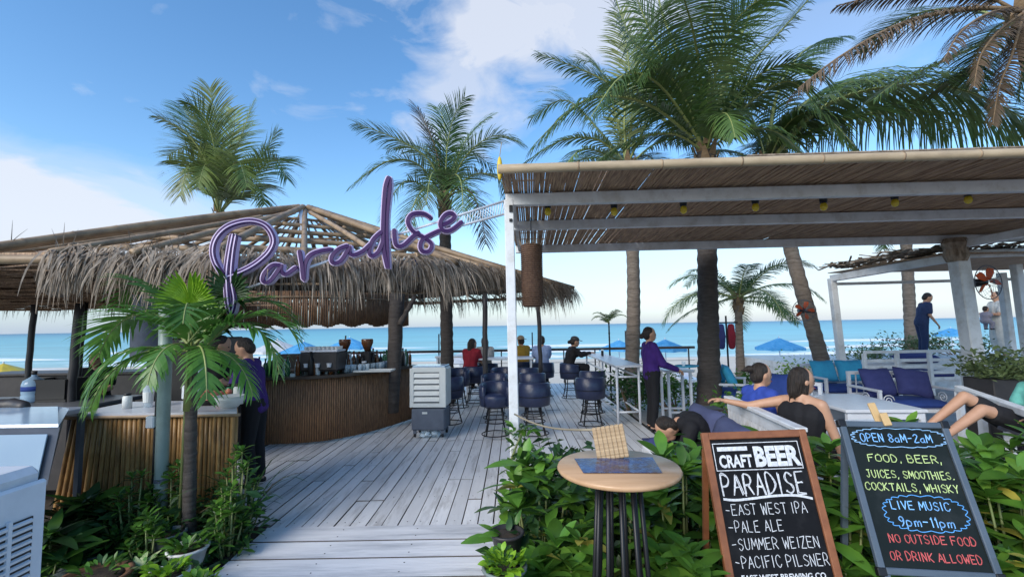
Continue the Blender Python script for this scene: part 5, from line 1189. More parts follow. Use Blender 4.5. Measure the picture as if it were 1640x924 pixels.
# P() gives the crown centres where they stand
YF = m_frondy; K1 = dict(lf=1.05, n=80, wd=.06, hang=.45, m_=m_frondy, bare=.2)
def sp(Y0, *pts, **k):
    """spine: ((px, py, dY) ...)"""
    return [(a, b_, Y0 + c) for a, b_, c in pts] + [k]
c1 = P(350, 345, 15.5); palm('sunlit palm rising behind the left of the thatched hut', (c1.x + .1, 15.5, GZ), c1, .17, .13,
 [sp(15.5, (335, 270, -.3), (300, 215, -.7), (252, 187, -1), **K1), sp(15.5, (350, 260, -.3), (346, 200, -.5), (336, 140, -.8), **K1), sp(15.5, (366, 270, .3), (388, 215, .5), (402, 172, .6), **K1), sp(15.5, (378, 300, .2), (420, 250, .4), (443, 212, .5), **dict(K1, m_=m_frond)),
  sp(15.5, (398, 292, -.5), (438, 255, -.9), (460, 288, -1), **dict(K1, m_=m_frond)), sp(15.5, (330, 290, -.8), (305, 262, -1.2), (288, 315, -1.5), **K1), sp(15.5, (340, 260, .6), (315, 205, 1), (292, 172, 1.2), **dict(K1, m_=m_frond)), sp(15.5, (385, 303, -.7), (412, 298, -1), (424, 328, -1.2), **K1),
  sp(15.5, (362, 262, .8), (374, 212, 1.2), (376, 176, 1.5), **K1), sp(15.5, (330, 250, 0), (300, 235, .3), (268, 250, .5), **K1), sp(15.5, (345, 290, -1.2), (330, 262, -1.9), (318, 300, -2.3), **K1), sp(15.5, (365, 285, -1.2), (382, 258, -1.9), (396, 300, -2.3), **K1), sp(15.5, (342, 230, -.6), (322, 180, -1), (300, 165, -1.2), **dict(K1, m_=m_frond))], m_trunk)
c2 = P(712, 318, 10.6); K2 = dict(lf=.8, n=66, wd=.034, hang=.5, bare=.15)
palm('palm with dark shaggy crown behind the word Paradise', (P(717, 600, 10.6).x, 10.6, 0), c2, .15, .13,
 [sp(10.6, *q, **dict(K2, **({'m_': m_frondd} if i in (3, 9) else {}))) for i, q in enumerate([[(690, 260, -.4), (640, 225, -.7), (570, 198, -.9)], [(672, 265, -.5), (622, 258, -.9), (566, 295, -1.1)], [(660, 290, -.5), (632, 308, -.8), (610, 352, -1)], [(698, 240, .1), (682, 200, .2), (668, 172, .3)], [(716, 240, -.2), (726, 190, -.3), (745, 156, -.4)],
  [(738, 240, .3), (762, 205, .5), (784, 188, .6)], [(745, 252, -.3), (790, 218, -.6), (832, 228, -.8)], [(758, 280, -.6), (800, 288, -1), (816, 332, -1.2)], [(682, 300, -.7), (656, 345, -1), (648, 395, -1.1)], [(750, 305, -.6), (770, 345, -.9), (778, 392, -1)], [(725, 272, .8), (750, 242, 1.4), (792, 270, 1.8)], [(700, 262, .9), (668, 235, 1.5), (620, 240, 1.9)], [(700, 282, -1), (690, 282, -1.7), (682, 330, -2)], [(724, 282, -1), (738, 290, -1.6), (742, 345, -1.9)], [(715, 230, .6), (708, 185, .8), (700, 172, .9)]])], m_trunkd)
c3 = P(1130, 243, 8.3); K3 = dict(lf=.85, n=84, wd=.038, hang=.75, bare=.12)
palm('big dark trunked coconut palm rising through the pergola roof line', (P(1135, 640, 8.3).x, 8.3, -.02), c3, .2, .15,
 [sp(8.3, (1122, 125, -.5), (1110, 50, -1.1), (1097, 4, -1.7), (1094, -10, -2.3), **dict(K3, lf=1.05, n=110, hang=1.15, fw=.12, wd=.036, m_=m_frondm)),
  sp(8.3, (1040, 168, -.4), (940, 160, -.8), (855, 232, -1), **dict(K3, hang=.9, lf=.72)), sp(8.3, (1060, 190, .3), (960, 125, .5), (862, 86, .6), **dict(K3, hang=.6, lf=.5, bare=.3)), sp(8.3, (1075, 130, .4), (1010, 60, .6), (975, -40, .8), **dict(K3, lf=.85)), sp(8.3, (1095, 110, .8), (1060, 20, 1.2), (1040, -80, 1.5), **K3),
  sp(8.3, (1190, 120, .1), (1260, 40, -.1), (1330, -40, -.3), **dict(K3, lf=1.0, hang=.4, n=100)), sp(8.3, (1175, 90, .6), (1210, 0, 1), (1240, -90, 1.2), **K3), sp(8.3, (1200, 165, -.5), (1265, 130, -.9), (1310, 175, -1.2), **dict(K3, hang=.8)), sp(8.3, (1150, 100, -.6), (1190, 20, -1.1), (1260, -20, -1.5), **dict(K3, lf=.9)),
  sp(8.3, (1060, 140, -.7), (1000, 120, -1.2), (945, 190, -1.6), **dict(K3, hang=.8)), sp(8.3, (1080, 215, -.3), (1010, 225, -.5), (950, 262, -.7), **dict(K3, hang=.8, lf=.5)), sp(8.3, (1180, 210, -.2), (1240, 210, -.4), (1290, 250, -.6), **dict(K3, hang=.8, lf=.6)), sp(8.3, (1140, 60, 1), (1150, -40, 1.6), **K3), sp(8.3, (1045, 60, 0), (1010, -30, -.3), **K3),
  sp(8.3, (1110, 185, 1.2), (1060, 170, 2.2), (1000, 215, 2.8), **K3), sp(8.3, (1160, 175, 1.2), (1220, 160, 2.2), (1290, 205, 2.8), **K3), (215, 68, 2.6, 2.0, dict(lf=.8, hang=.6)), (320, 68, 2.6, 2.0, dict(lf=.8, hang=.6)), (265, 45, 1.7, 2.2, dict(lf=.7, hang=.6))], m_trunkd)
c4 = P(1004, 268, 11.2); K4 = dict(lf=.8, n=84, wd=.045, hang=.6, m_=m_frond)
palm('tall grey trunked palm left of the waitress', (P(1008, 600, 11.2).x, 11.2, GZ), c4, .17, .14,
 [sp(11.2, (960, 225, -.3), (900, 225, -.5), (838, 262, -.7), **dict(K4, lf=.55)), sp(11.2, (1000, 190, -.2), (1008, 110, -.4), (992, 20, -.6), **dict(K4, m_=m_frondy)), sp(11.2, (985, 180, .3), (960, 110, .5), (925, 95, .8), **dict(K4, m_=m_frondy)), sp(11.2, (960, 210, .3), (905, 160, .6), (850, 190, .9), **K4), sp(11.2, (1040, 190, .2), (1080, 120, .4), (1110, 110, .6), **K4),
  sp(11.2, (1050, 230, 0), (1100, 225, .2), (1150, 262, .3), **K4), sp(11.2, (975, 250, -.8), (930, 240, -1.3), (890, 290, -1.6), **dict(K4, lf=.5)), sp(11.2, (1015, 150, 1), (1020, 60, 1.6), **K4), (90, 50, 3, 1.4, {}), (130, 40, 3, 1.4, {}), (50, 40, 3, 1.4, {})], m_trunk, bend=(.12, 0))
c5 = P(1228, 262, 9.4); K5 = dict(lf=1.0, n=110, wd=.055, hang=.95, bare=.08)
palm('leaning palm trunk carrying the orange fan', (P(1332, 600, 9.6).x, 9.6, -.02), c5, .15, .13,
 [sp(9, (1320, 170, -.4), (1450, 136, -1), (1560, 150, -1.4), (1680, 215, -1.8), **dict(K5, lf=1.35, n=150, m_=m_frondm)), sp(9, (1310, 205, .3), (1430, 178, .3), (1560, 190, .2), (1680, 240, 0), **dict(K5, lf=1.2, n=140)), sp(9.4, (1290, 165, 0), (1380, 130, .1), (1450, 150, .1), (1520, 215, 0), **K5), sp(9.4, (1270, 180, .8), (1350, 140, 1.3), (1440, 170, 1.6), **K5), sp(9.4, (1200, 180, .3), (1160, 150, .6), (1110, 190, .9), **K5), sp(9.4, (1260, 200, -.5), (1310, 180, -1), (1370, 235, -1.3), **K5),
  sp(9.4, (1245, 150, .6), (1290, 80, 1.1), (1350, 60, 1.6), **dict(K5, lf=.7)), (60, 45, 3.4, 1.3, {}), (110, 45, 3.2, 1.3, {}), (90, 20, 3.0, 1.2, {})], m_trunk)
c6 = P(1640, 20, 6.6); K6 = dict(lf=.62, n=84, wd=.04, hang=1.0, m_=m_frondd, bare=.15)
palm('palm at the top right corner with brown hanging fronds', (P(1800, 640, 6.6).x, 6.6, -.02), c6, .19, .16,
 [sp(6.6, (1560, 14, -.1), (1450, 36, -.3), (1350, 88, -.5), (1278, 142, -.6), **K6), sp(6.6, (1560, -12, .1), (1450, -14, .2), (1340, 10, .3), **dict(K6, lf=.4)), sp(6.6, (1590, 60, -.1), (1530, 90, -.2), (1440, 130, -.3), (1400, 160, -.3), **dict(lf=.7, n=80, wd=.045, hang=.5, bare=.25)), sp(6.6, (1600, 90, .3), (1540, 120, .5), (1480, 150, .7), **dict(lf=.75, n=84, wd=.045, hang=.6)),
  sp(6.6, (1620, 90, -.3), (1600, 140, -.5), (1590, 200, -.6), **dict(K6, lf=.4)), sp(6.6, (1600, 50, -.6), (1570, 90, -.9), (1560, 140, -1), **dict(K6, lf=.35)), sp(6.6, (1640, 90, 0), (1630, 160, .1), **dict(lf=.7, n=60, wd=.045, hang=.5)), sp(6.6, (1590, 20, -.5), (1540, 50, -.9), (1510, 100, -1.1), **dict(K6, lf=.4)), (0, 0, 2.2, .8, dict(hang=.8)), (60, 30, 2.8, 1.2, {}), (100, 50, 3, 1, {}), (340, 30, 2.6, 1.2, {})], m_trunk)
c7 = P(1182, 478, 14); palm('small palm with full round crown seen below the pergola', (P(1185, 585, 14).x, 14, GZ), c7, .13, .10, crown_ring(7, 55, 2.3, 1.2, 5, lf=.5, n=60, wd=.035) + crown_ring(7, 25, 2.6, 1.2, 20, hang=.6, lf=.55, n=60, wd=.035) + crown_ring(5, 0, 2.2, .7, 0, hang=.6, lf=.5, n=56, wd=.035), m_trunk)
c8 = P(1448, 330, 16); palm('distant palm trunk beyond the standing man', (P(1460, 570, 16).x, 16, GZ), c8, .19, .16, crown_ring(8, 50, 3, 1.2, 0) + crown_ring(7, 10, 2.8, 1, 20), m_trunk)
c9 = P(975, 515, 10.4); palm('tiny potted palm on a thin dark stem by the rail table', (c9.x, 10.4, .985 if False else 0), c9, .02, .018, crown_ring(7, 50, .42, 1.3, 0, n=22, lf=.36, wd=.02), m_black, boots=False)
# young palm in front of the counter
q = P(304, 835, 3.85); cp = P(308, 560, 3.85)
yp = palm('young green palm with arching fronds in front of the bamboo counter', (q.x, 3.85, GZ), cp, .052, .04, [(182, 48, 1.0, 2.2, dict(m_=m_yfr, n=30, lf=.62, wd=.048, hang=.55, twist=.3)), (168, 68, 1.1, 2.0, dict(m_=m_yfr, n=30, lf=.6, wd=.048, hang=.4)), (3, 42, 1.0, 2.5, dict(m_=m_yfr, n=28, lf=.6, wd=.048, hang=.5)), (25, 60, 1.1, 2.2, dict(m_=m_yfr, n=28, lf=.6, wd=.048, hang=.4)), (225, 35, .9, 2.4, dict(m_=m_yfr, n=26, lf=.55, wd=.048, hang=.6)), (315, 30, .8, 2.4, dict(m_=m_yfr, n=24, lf=.5, wd=.048, hang=.6)), (95, 75, 1.0, 1.4, dict(m_=m_yfr, n=26, lf=.5)), (175, 48, 1.05, 1.7, dict(m_=m_yfr, n=32, lf=.66, wd=.05, hang=.3)), (10, 58, 1.05, 1.8, dict(m_=m_yfr, n=32, lf=.66, wd=.05, hang=.3)), (140, 55, 1.1, 1.7, dict(m_=m_yfr, n=28, lf=.6, wd=.045)), (300, 62, .9, 1.8, dict(m_=m_yfr, n=28, lf=.6, wd=.045, hang=.4)), (200, 10, .9, 1.8, dict(m_=m_yfr, n=24, lf=.6, hang=.7, wd=.048)), (270, 20, .6, 2.0, dict(m_=m_yfr, n=20, lf=.5, hang=.6, wd=.048)), (350, 5, .75, 1.5, dict(m_=m_yfr, n=22, lf=.5, hang=.7, wd=.048))], m_trunkd, boots=False, grp=None)
part('stem_collar', MB().tube([cp - V(0, 0, .5), cp + V(0, 0, .05)], [.05, .038], 10), m_stem, yp, True, True)
# bright fan leaf
def fanleaf(c, r, nrm_yaw, roll, parent, m, spread=300, n=26):
    mb = MB(); q = Matrix.Rotation(nrm_yaw, 3, 'Z') @ Matrix.Rotation(R(12), 3, 'X') @ Matrix.Rotation(roll, 3, 'Y')
    for k in range(n):
        if abs(-spread / 2 + spread * k / (n - 1)) < 9: continue
        g = R(90 - spread / 2 + spread * k / (n - 1)); ln = r * (1 - .3 * abs(math.cos(g)) ) * U(.92, 1.05) * (1 if math.sin(g) > -.2 else .75); d = V(math.cos(g), 0, math.sin(g)); s_ = V(-math.sin(g), 0, math.cos(g)); vs = []
        for i in range(5):
            u = i / 4; w_ = ln * .085 * (.25 + 1.2 * u if u < .6 else (1 - u) * 2.2) + .001; p = d * ln * u + V(0, -.05 * u * u, -.05 * u * u)
            vs += [c + q @ (p - s_ * w_), c + q @ (p + V(0, .012, 0)), c + q @ (p + s_ * w_)]
        mb.add(vs, [(3 * i + a, 3 * i + a + 1, 3 * i + a + 4, 3 * i + a + 3) for i in range(4) for a in (0, 1)])
    return part('fan_leaf', mb, m, parent, False, True)
fp = thing('fan_palm', 'small palm with bright yellow green fan leaves above the young palm', 'fan palm', (xat(300, 3.9), 3.9, GZ))
fc = P(303, 490, 3.7); part('stem', MB().tube([(xat(300, 3.9), 3.9, GZ), (xat(302, 3.85), 3.85, .9), fc + V(0, .02, 0)], [.016, .013, .008], 8), m_stem, fp, True, True)
fanleaf(fc + V(0, 0, .02), .36, R(5), 0, fp, m_leafb, 170, 26); 
for (px, py, Y, r_, m_) in ((368, 470, 3.9, .34, m_leafd), (345, 520, 4.0, .32, m_leafd)):
    c = P(px, py, Y); fanleaf(c, r_, R(U(-20, 20)), R(U(-25, 25)), fp, m_, 240, 22); part('stalk', MB().tube([fc - V(0, 0, .3), c], .007, 6), m_stem, fp, True, True)
# ------------------------------------------------------------------ leafy plants
def leaf_mesh(name, L_, w_, m, curl=.25, fold=.15, k=5, tip=1.0, obo=True):
    vs = []
    for i in range(k + 1):
        u = i / k; ww = w_ / 2 * (math.sin(PI * min(1, (.08 + .92 * u ** (1.35 if obo else .75)) * .97)) + .02); z = -curl * L_ * u * u
        vs += [(L_ * u, -ww, z + fold * ww), (L_ * u, 0, z), (L_ * u, ww, z + fold * ww)]
    fs = [(3 * i + a, 3 * i + 3 + a, 3 * i + 4 + a, 3 * i + 1 + a) for i in range(k) for a in (0, 1)]
    return MB().add(vs, fs).mesh(name, m, True)
m_leafy = mat('fresh_leaf', (.19, .36, .05), (.11, .25, .035), rough=.35, scale=7, rnd=.3, trans=.3); m_leafo = mat('old_leaf', (.40, .33, .05), (.22, .24, .05), rough=.5, scale=12, rnd=.3, trans=.2)
LM = [leaf_mesh('leaf', .20, .09, m_leaf, .25), leaf_mesh('leaf', .16, .075, m_leafy, .1), leaf_mesh('leaf', .24, .10, m_leaf, .4), leaf_mesh('leaf', .21, .085, m_leaf, .05, .3), leaf_mesh('leaf', .18, .08, m_leafy, .35), leaf_mesh('leaf', .13, .06, m_leaf, .2), leaf_mesh('leaf', .22, .09, m_leaf, .5, .05)] * 2 + [leaf_mesh('leaf', .15, .07, m_leafo, .6)]
def leafM(p, az, el, s, roll=0):
    return Matrix.Translation(p) @ (Matrix.Rotation(az, 4, 'Z') @ Matrix.Rotation(-el, 4, 'Y') @ Matrix.Rotation(roll, 4, 'X')) @ Matrix.Scale(s, 4)
def shrub(label, base, rx, ry, h, nros, nleaf=10, leaves=LM, lab='broad-leaved shrub', name='leafy_shrub', fill=130, fm=m_leafd, grp='broad leaved shrubs along the walkway', el=(5, 60), s=(.8, 1.25), hmin=.25):
    t = thing(name, label, 'shrub', base, 0, grp); st = MB(); fl = MB(); cnt = 0
    for k in range(nros):
        g = k * 2.39996 + U(-.3, .3); v = math.sqrt((k + .5) / nros); z = h * (hmin + (1 - hmin) * (1 - v ** 2.2) * U(.85, 1.05)); p = V(rx * v * math.cos(g), ry * v * math.sin(g), z)
        st.tube([(p.x * .25, p.y * .25, 0), (p.x * .7, p.y * .7, z * .55), p], [.012, .009, .006], 5)
        for i in range(nleaf):
            if cnt >= 290: break
            a = i * 2.39996 + U(-.25, .25); e_ = R(el[0] + (el[1] - el[0]) * (i / nleaf) + U(-8, 8)); o = bpy.data.objects.new('leaf', random.choice(leaves)); COL.objects.link(o); o.parent = t
            o.matrix_local = leafM(p + V(0, 0, .05 * i / nleaf - .02), a, e_, U(*s) * (1.05 - .35 * i / nleaf), U(-.3, .3)); cnt += 1
    part('stem', st, m_stem, t, True)
    for k in range(fill):
        g = U(0, 6.28); v = U(0, .95) ** .5; p = V(rx * v * math.cos(g), ry * v * math.sin(g), U(.05, .9) * h * (1 - .6 * v * v)); M = leafM(p, U(0, 6.28), U(-.6, .9), U(.7, 1.2), U(-1, 1)); b0_ = len(fl.v)
        L_ = U(.08, .15); w_ = L_ * .22; q = [M @ V(0, 0, 0), M @ V(L_ * .5, -w_, 0), M @ V(L_, 0, -.02), M @ V(L_ * .5, w_, 0)]; fl.add(q, [(0, 1, 2, 3)])
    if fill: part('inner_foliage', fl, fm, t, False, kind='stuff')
    return t
SR = [ # px of centre, Y, rx, ry, height above ground, rosettes
 (858, 3.3, .34, .3, .90, 17, 'shrub with curled dark leaves just right of the white post'), (905, 2.75, .3, .28, .62, 14, 'low shrub left of the round table legs'), (850, 2.6, .24, .24, .5, 12, 'low shrub at the near right edge of the ramp'),
 (985, 3.1, .34, .3, .84, 17, 'shrub directly behind the round table'), (1075, 3.05, .36, .3, .98, 20, 'tall bright shrub between the round table and the beer board'), (1075, 2.55, .32, .26, .62, 14, 'low shrub between the round table and the beer board'),
 (1130, 3.5, .3, .3, .95, 14, 'shrub behind the left edge of the beer board'), (1300, 3.2, .3, .3, .98, 17, 'shrub between the two boards, rear one'), (1325, 2.75, .28, .26, .78, 15, 'shrub between the two boards, nearer one'),
 (1425, 3.25, .34, .3, 1.08, 16, 'shrub behind the open hours board'), (1540, 3.1, .32, .3, .96, 18, 'shrub just right of the open hours board, rear one'), (1600, 2.8, .34, .3, .90, 20, 'shrub with fresh green tips at the right edge'),
 (1630, 3.3, .34, .3, 1.0, 16, 'shrub at the far right edge behind the others'), (1600, 2.35, .32, .28, .62, 16, 'low shrub at the bottom right corner'), (1210, 3.3, .34, .3, .95, 12, 'shrub hidden behind the beer board top'), (950, 3.6, .4, .3, .7, 12, 'shrub behind the round table, farther one')]
for px, Y, rx, ry, h, nr, lab in SR: shrub(lab, (xat(px, Y), Y, GZ), rx, ry, h, nr, 12 if nr > 16 else 11)
# darker backing hedge mass (uncountable)
mb = MB()
for k in range(5200):
    x = U(.05, 4.4); Y = U(2.9, 4.3); z = GZ + U(0, 1) ** .8 * (.85 + .12 * math.sin(x * 5) - .25 * (Y > 3.9)); M = leafM(V(x, Y, z), U(0, 6.28), U(-.5, .9), U(.7, 1.3), U(-1, 1)); L_ = U(.08, .16); w_ = L_ * .24
    if 1.55 < x < 4.4 and Y > 3.35: continue
    mb.add([M @ V(0, 0, 0), M @ V(L_ * .5, -w_, .005), M @ V(L_, 0, -.02), M @ V(L_ * .5, w_, .005)], [(0, 1, 2, 3)])
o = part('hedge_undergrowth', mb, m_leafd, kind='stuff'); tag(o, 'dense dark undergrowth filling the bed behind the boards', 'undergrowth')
# left bed plants
SM = [leaf_mesh('leaf', .085, .035, m_leaf, .2), leaf_mesh('leaf', .07, .03, m_leafd, .1), leaf_mesh('leaf', .10, .04, m_leaf, .3)]
BL = [leaf_mesh('leaf', .26, .10, m_leaf, .3, obo=False), leaf_mesh('leaf', .22, .09, m_leafd, .3, obo=False)]
for px, Y, rx, ry, h, nr, nl, lv, lab in ((150, 3.95, .26, .16, .46, 12, 9, BL, 'broad dark leaved plant at the foot of the golden counter, left'), (98, 3.3, .16, .2, .48, 10, 8, BL, 'bright leaved plant beside the large white cooler'), (230, 3.85, .26, .16, .66, 18, 12, SM, 'small leaved bush left of the pipe post'), (255, 3.6, .2, .16, .45, 14, 12, SM, 'low bush at the foot of the pipe post'),
    (290, 3.95, .2, .14, .72, 16, 12, SM, 'small leaved bush right of the pipe post'), (200, 3.75, .16, .12, .26, 10, 10, SM, 'low creeping plant behind the clay bowl'), (374, 3.72, .13, .16, .60, 14, 12, SM, 'bushy plant at the left edge of the walkway'), (388, 3.95, .18, .2, .85, 18, 13, SM, 'tall weedy plant at the corner of the deck')):
    shrub(lab, (xat(px, Y), Y, GZ), rx, ry, h, nr, nl, lv, fill=120, grp='green plants in the left bed')
mb = MB()
for k in range(2600):
    x = U(-3.9, -2.2); Y = U(2.7, 4.25); z = -.03 + U(0, .07) + (.3 * U(0, 1) if Y > 3.75 else 0); M = leafM(V(x, Y, z), U(0, 6.28), U(-.5, .9), U(.5, 1.1), U(-1, 1)); L_ = U(.05, .13); w_ = L_ * .2
    if x > -2.25 - (3.97 - Y) * .0 and Y < 4: continue
    mb.add([M @ V(0, 0, 0), M @ V(L_ * .5, -w_, .005), M @ V(L_, 0, -.01), M @ V(L_ * .5, w_, .005)], [(0, 1, 2, 3)])
o = part('ground_cover', mb, m_leafd, kind='stuff'); tag(o, 'dark ground cover between the pots left of the ramp', 'ground cover')
# grass-like bromeliad at deck corner with pale blades
t = thing('strap_leaf_plant', 'plant with long pale arching strap leaves at the deck corner', 'plant', (xat(404, 4.15), 4.15, GZ))
for k in range(26):
    mb = MB(); g = U(0, 6.28); blade(mb, V(0, 0, .1), V(math.cos(g) * .3, math.sin(g) * .3, 1), U(.5, .95), .022, .32, V(-math.sin(g), math.cos(g), 0), 7); part('strap_leaf', mb, m_husk if k % 3 == 0 else m_leafd, t)
part('crown', MB().lathe((0, 0, 0), [(.06, 0), (.07, .06), (.03, .14)], 10), m_stem, t)
for px, py, lab in ((417, 800, 'long dark leaf lying over the deck corner'), (416, 850, 'dark leaf hanging over the ramp edge')): pass
t = thing('overhanging_plant', 'dark lance leaves drooping over the left edge of the ramp', 'plant', (xat(398, 3.85), 3.85, GZ))
for a, e_, s_ in ((20, 35, 1.1), (-50, 10, 1.2), (-10, 15, .9), (80, 50, 1.0)): o = part('leaf', LMd if False else leaf_mesh('leaf', .22, .04, m_leafd, .3, obo=False), None, t); o.matrix_local = leafM(V(0, 0, .22), R(a), R(e_), s_)
part('stem', MB().tube([(0, 0, 0), (.01, 0, .25)], .008, 6), m_stem, t)
# climbing plant wrapped round the white post foot
mb = MB(); x0 = xat(825, 4.45)
cl = thing('climbing_plant', 'climbing plant wrapped round the foot of the white post', 'plant', (x0, 4.4, GZ))
for k in range(240):
    g = U(0, 6.28); z = U(0, .95); o = bpy.data.objects.new('leaf', random.choice(SM)); COL.objects.link(o); o.parent = cl; r_ = U(.06, .2) * (1.2 - z * .6); o.matrix_local = leafM(V(r_ * math.cos(g) + .05, r_ * math.sin(g) - .05, z), g + U(-1, 1), U(-.6, .8), U(.8, 1.5), U(-.6, .6))
part('stem', MB().tube([(.06, -.07, 0), (.07, .06, .3), (-.07, -.06, .6), (.06, -.06, .9)], .01, 6), m_stem, cl, True)
# pots
def pot(px, py, Y, r, h, m, lab, leaves, nl, ls=(.7, 1.1), cat='plant pot', oval=1.0):
    if Y is None: Y = (1.75 - h) * 730 / (py - 530); base = V(P(px, py, Y).x, Y, -.03)
    else: q = P(px, py, Y); base = V(q.x, Y, max(q.z - h, GZ))
    t = thing('potted_plant', lab, cat, base); k = h
    part('pot', MB().lathe((0, 0, 0), [(r * .62, 0), (r * .78, h * .35), (r * .95, h * .88), (r * 1.06, h * .9), (r * 1.06, h), (r * .92, h), (r * .9, h * .86)], 24), m, t, True); part('soil', MB().lathe((0, 0, h * .82), [(r * .88, 0), (r * .7, .015), (.01, .02)], 20), m_soil, t, True)
    for i in range(nl):
        g = U(0, 6.28); v = U(0, 1) ** .5 * r * .8; o = bpy.data.objects.new('leaf', random.choice(leaves)); COL.objects.link(o); o.parent = t; o.matrix_local = leafM(V(v * math.cos(g), v * math.sin(g), h * .85 + U(0, .06)), g + U(-.8, .8), R(U(10, 75)), U(*ls), U(-.4, .4))
    return t
LB = [leaf_mesh('leaf', .075, .045, m_leafb, .3), leaf_mesh('leaf', .06, .035, m_leaf, .3)]; LV = [leaf_mesh('leaf', .17, .085, m_leafv, .25, obo=False)]
pot(302, 860, None, .13, .17, m_pot, 'white pot of small green plants right of the young palm', SM, 80); pot(268, 898, None, .125, .16, m_pot, 'white pot of yellow green leaves at the bottom edge', LB, 90)
pot(322, 914, None, .10, .12, m_pot, 'small pale pot nearest to the ramp', LB, 60); pot(270, 838, None, .12, .18, m_potg, 'grey green empty looking pot behind the white pots', SM, 8)
pot(152, 900, None, .20, .15, m_potb, 'wide brown clay bowl with small plants at the bottom left', SM, 45, (.6, 1.0))
t = thing('variegated_plant', 'plant with cream and green variegated leaves behind the white pots', 'plant', (xat(238, 3.3), 3.3, -.03))
for i in range(13): o = part('leaf', LV[0], None, t); o.matrix_local = leafM(V(0, 0, .08), i * 2.4, R(U(15, 60)), U(.7, 1.05), U(-.3, .3))
part('stem', MB().tube([(0, 0, 0), (0, 0, .1)], .008, 6), m_stem, t)
for px, py, Y, s_ in ((118, 838, 3.3, .11), (165, 845, 3.5, .09), (205, 842, 3.5, .08), (330, 840, 3.6, .07)):
    q = V(xat(px, Y), Y, -.03); mb = MB().ell((q.x, q.y, q.z + s_ * .4), (s_ * 1.3, s_, s_ * .7), 8); mb.v = [(a + U(-.008, .008), b_ + U(-.008, .008), c + U(-.008, .008)) for a, b_, c in mb.v]
    single('garden_stone', mb, m_potg, 'grey stone in the left bed ' + {118: 'nearest the white cooler', 165: 'behind the clay bowl', 205: 'between the clay bowl and the variegated plant', 330: 'beside the ramp edge'}[px], 'stone', 'stones in the left bed', True)
pot(808, 905, 2.45, .11, .15, m_potg, 'dark pot of pale green leaves at the near right edge of the ramp', LB, 110, (.6, 1.0)); pot(812, 850, 2.9, .10, .16, m_dark, 'black pot beside the right edge of the ramp', BL, 6, (.3, .5))
# big planter right of post, and shore bushes
LP = [leaf_mesh('leaf', .12, .06, m_leafpale, .2), leaf_mesh('leaf', .10, .05, m_leaf, .2)]
xq = xat(1612, 6.3); t = thing('planter_box', 'black planter box full of pale bushy leaves right of the thick post', 'planter', (xq, 6.3, 0)); part('box', MB().box((0, 0, .45), (.95, .42, .9), bev=.01), m_dark, t); fl = MB()
for k in range(1500):
    M = leafM(V(U(-.55, .5), U(-.3, .3), .9 + abs(random.gauss(0, .16))), U(0, 6.28), U(-.3, 1.1), U(.7, 1.2), U(-1, 1)); fl.add([M @ V(0, 0, 0), M @ V(.045, -.022, 0), M @ V(.09, 0, -.01), M @ V(.045, .022, 0)], [(0, 1, 2, 3)])
part('foliage', fl, m_leafpale, t, kind='stuff')
def bush(px, Y, w_, h, z0, lab, m=m_leafpale, n=900, lf=.09):
    x = xat(px, Y); t = thing('shore_bush', lab, 'bush', (x, Y, z0), 0, 'bushes between the seats and the beach'); fl = MB()
    cl_ = [(U(-w_, w_), U(-.3, .3), U(.3, .8) * h, U(.16, .34)) for _ in range(7)]
    for k in range(n):
        c = random.choice(cl_); p = V(c[0] + random.gauss(0, c[3] * .6), c[1] + random.gauss(0, .15), max(.02, c[2] + random.gauss(0, c[3] * .45))); M = leafM(p, U(0, 6.28), U(-.3, 1.1), U(.7, 1.3), U(-1, 1)); fl.add([M @ V(0, 0, 0), M @ V(lf / 2, -lf / 4, 0), M @ V(lf, 0, -.01), M @ V(lf / 2, lf / 4, 0)], [(0, 1, 2, 3)])
    part('foliage', fl, m, t, kind='stuff'); st = MB()
    for c in cl_: st.tube([(c[0] * .3, 0, 0), (c[0], c[1], c[2])], [.02, .008], 5)
    part('stem', st, m_husk, t)
bush(1385, 12.2, .8, .9, .1, 'pale bush behind the turquoise pillow sofa'); bush(1290, 10.8, .7, .85, -.02, 'bush left of the turquoise sofa', m_leafb, 700); bush(1430, 13.6, .9, .55, .6, 'bush left of the standing man'); bush(1532, 13.4, .8, .55, .6, 'bush right of the standing man', m_leafpale)
bush(1080, 9.2, .8, .7, -.02, 'dark bush behind the waitress', m_leaf, 1200); bush(1150, 9.8, .8, .75, -.02, 'green bush beside the dark palm trunk', m_leaf, 1000); bush(1010, 9.0, .35, .85, -.02, 'dark bush between table legs and waitress', m_leafd, 900); bush(1190, 7.0, .35, .75, -.02, 'small green bush behind the picket bench', m_leaf, 600)
# ------------------------------------------------------------------ round table with menu
TX = xat(982, 2.3); tz = 1.03
rt = thing('round_table', 'round wooden table on splayed black rods in the foreground', 'table', (TX, 2.3, GZ))
hz = tz - GZ
part('tabletop', MB().lathe((0, 0, hz - .035), [(.27, 0), (.292, .008), (.298, .02), (.292, .032), (.01, .035)], 48), m_wood, rt, True)
for k in range(11): g = 2 * PI * k / 11; part('rod', MB().tube([(.10 * math.cos(g), .10 * math.sin(g), hz - .036), (.13 * math.cos(g), .13 * math.sin(g), hz * .55), (.23 * math.cos(g), .23 * math.sin(g), 0)], .0105, 8), m_black, rt, True)
for z, r_ in ((hz - .05, .10), (hz * .47, .148), (.02, .232)): part('hoop', MB().tube([(r_ * math.cos(R(a)), r_ * math.sin(R(a)), z) for a in range(0, 361, 15)], .009, 6), m_black, rt, True)
part('top_plate', MB().lathe((0, 0, hz - .042), [(.12, 0), (.12, .006)], 20), m_black, rt)
a = G(920, 735, tz + .003); b_ = G(1045, 733, tz + .003); c = G(1060, 757, tz + .003); d = G(934, 757, tz + .003)
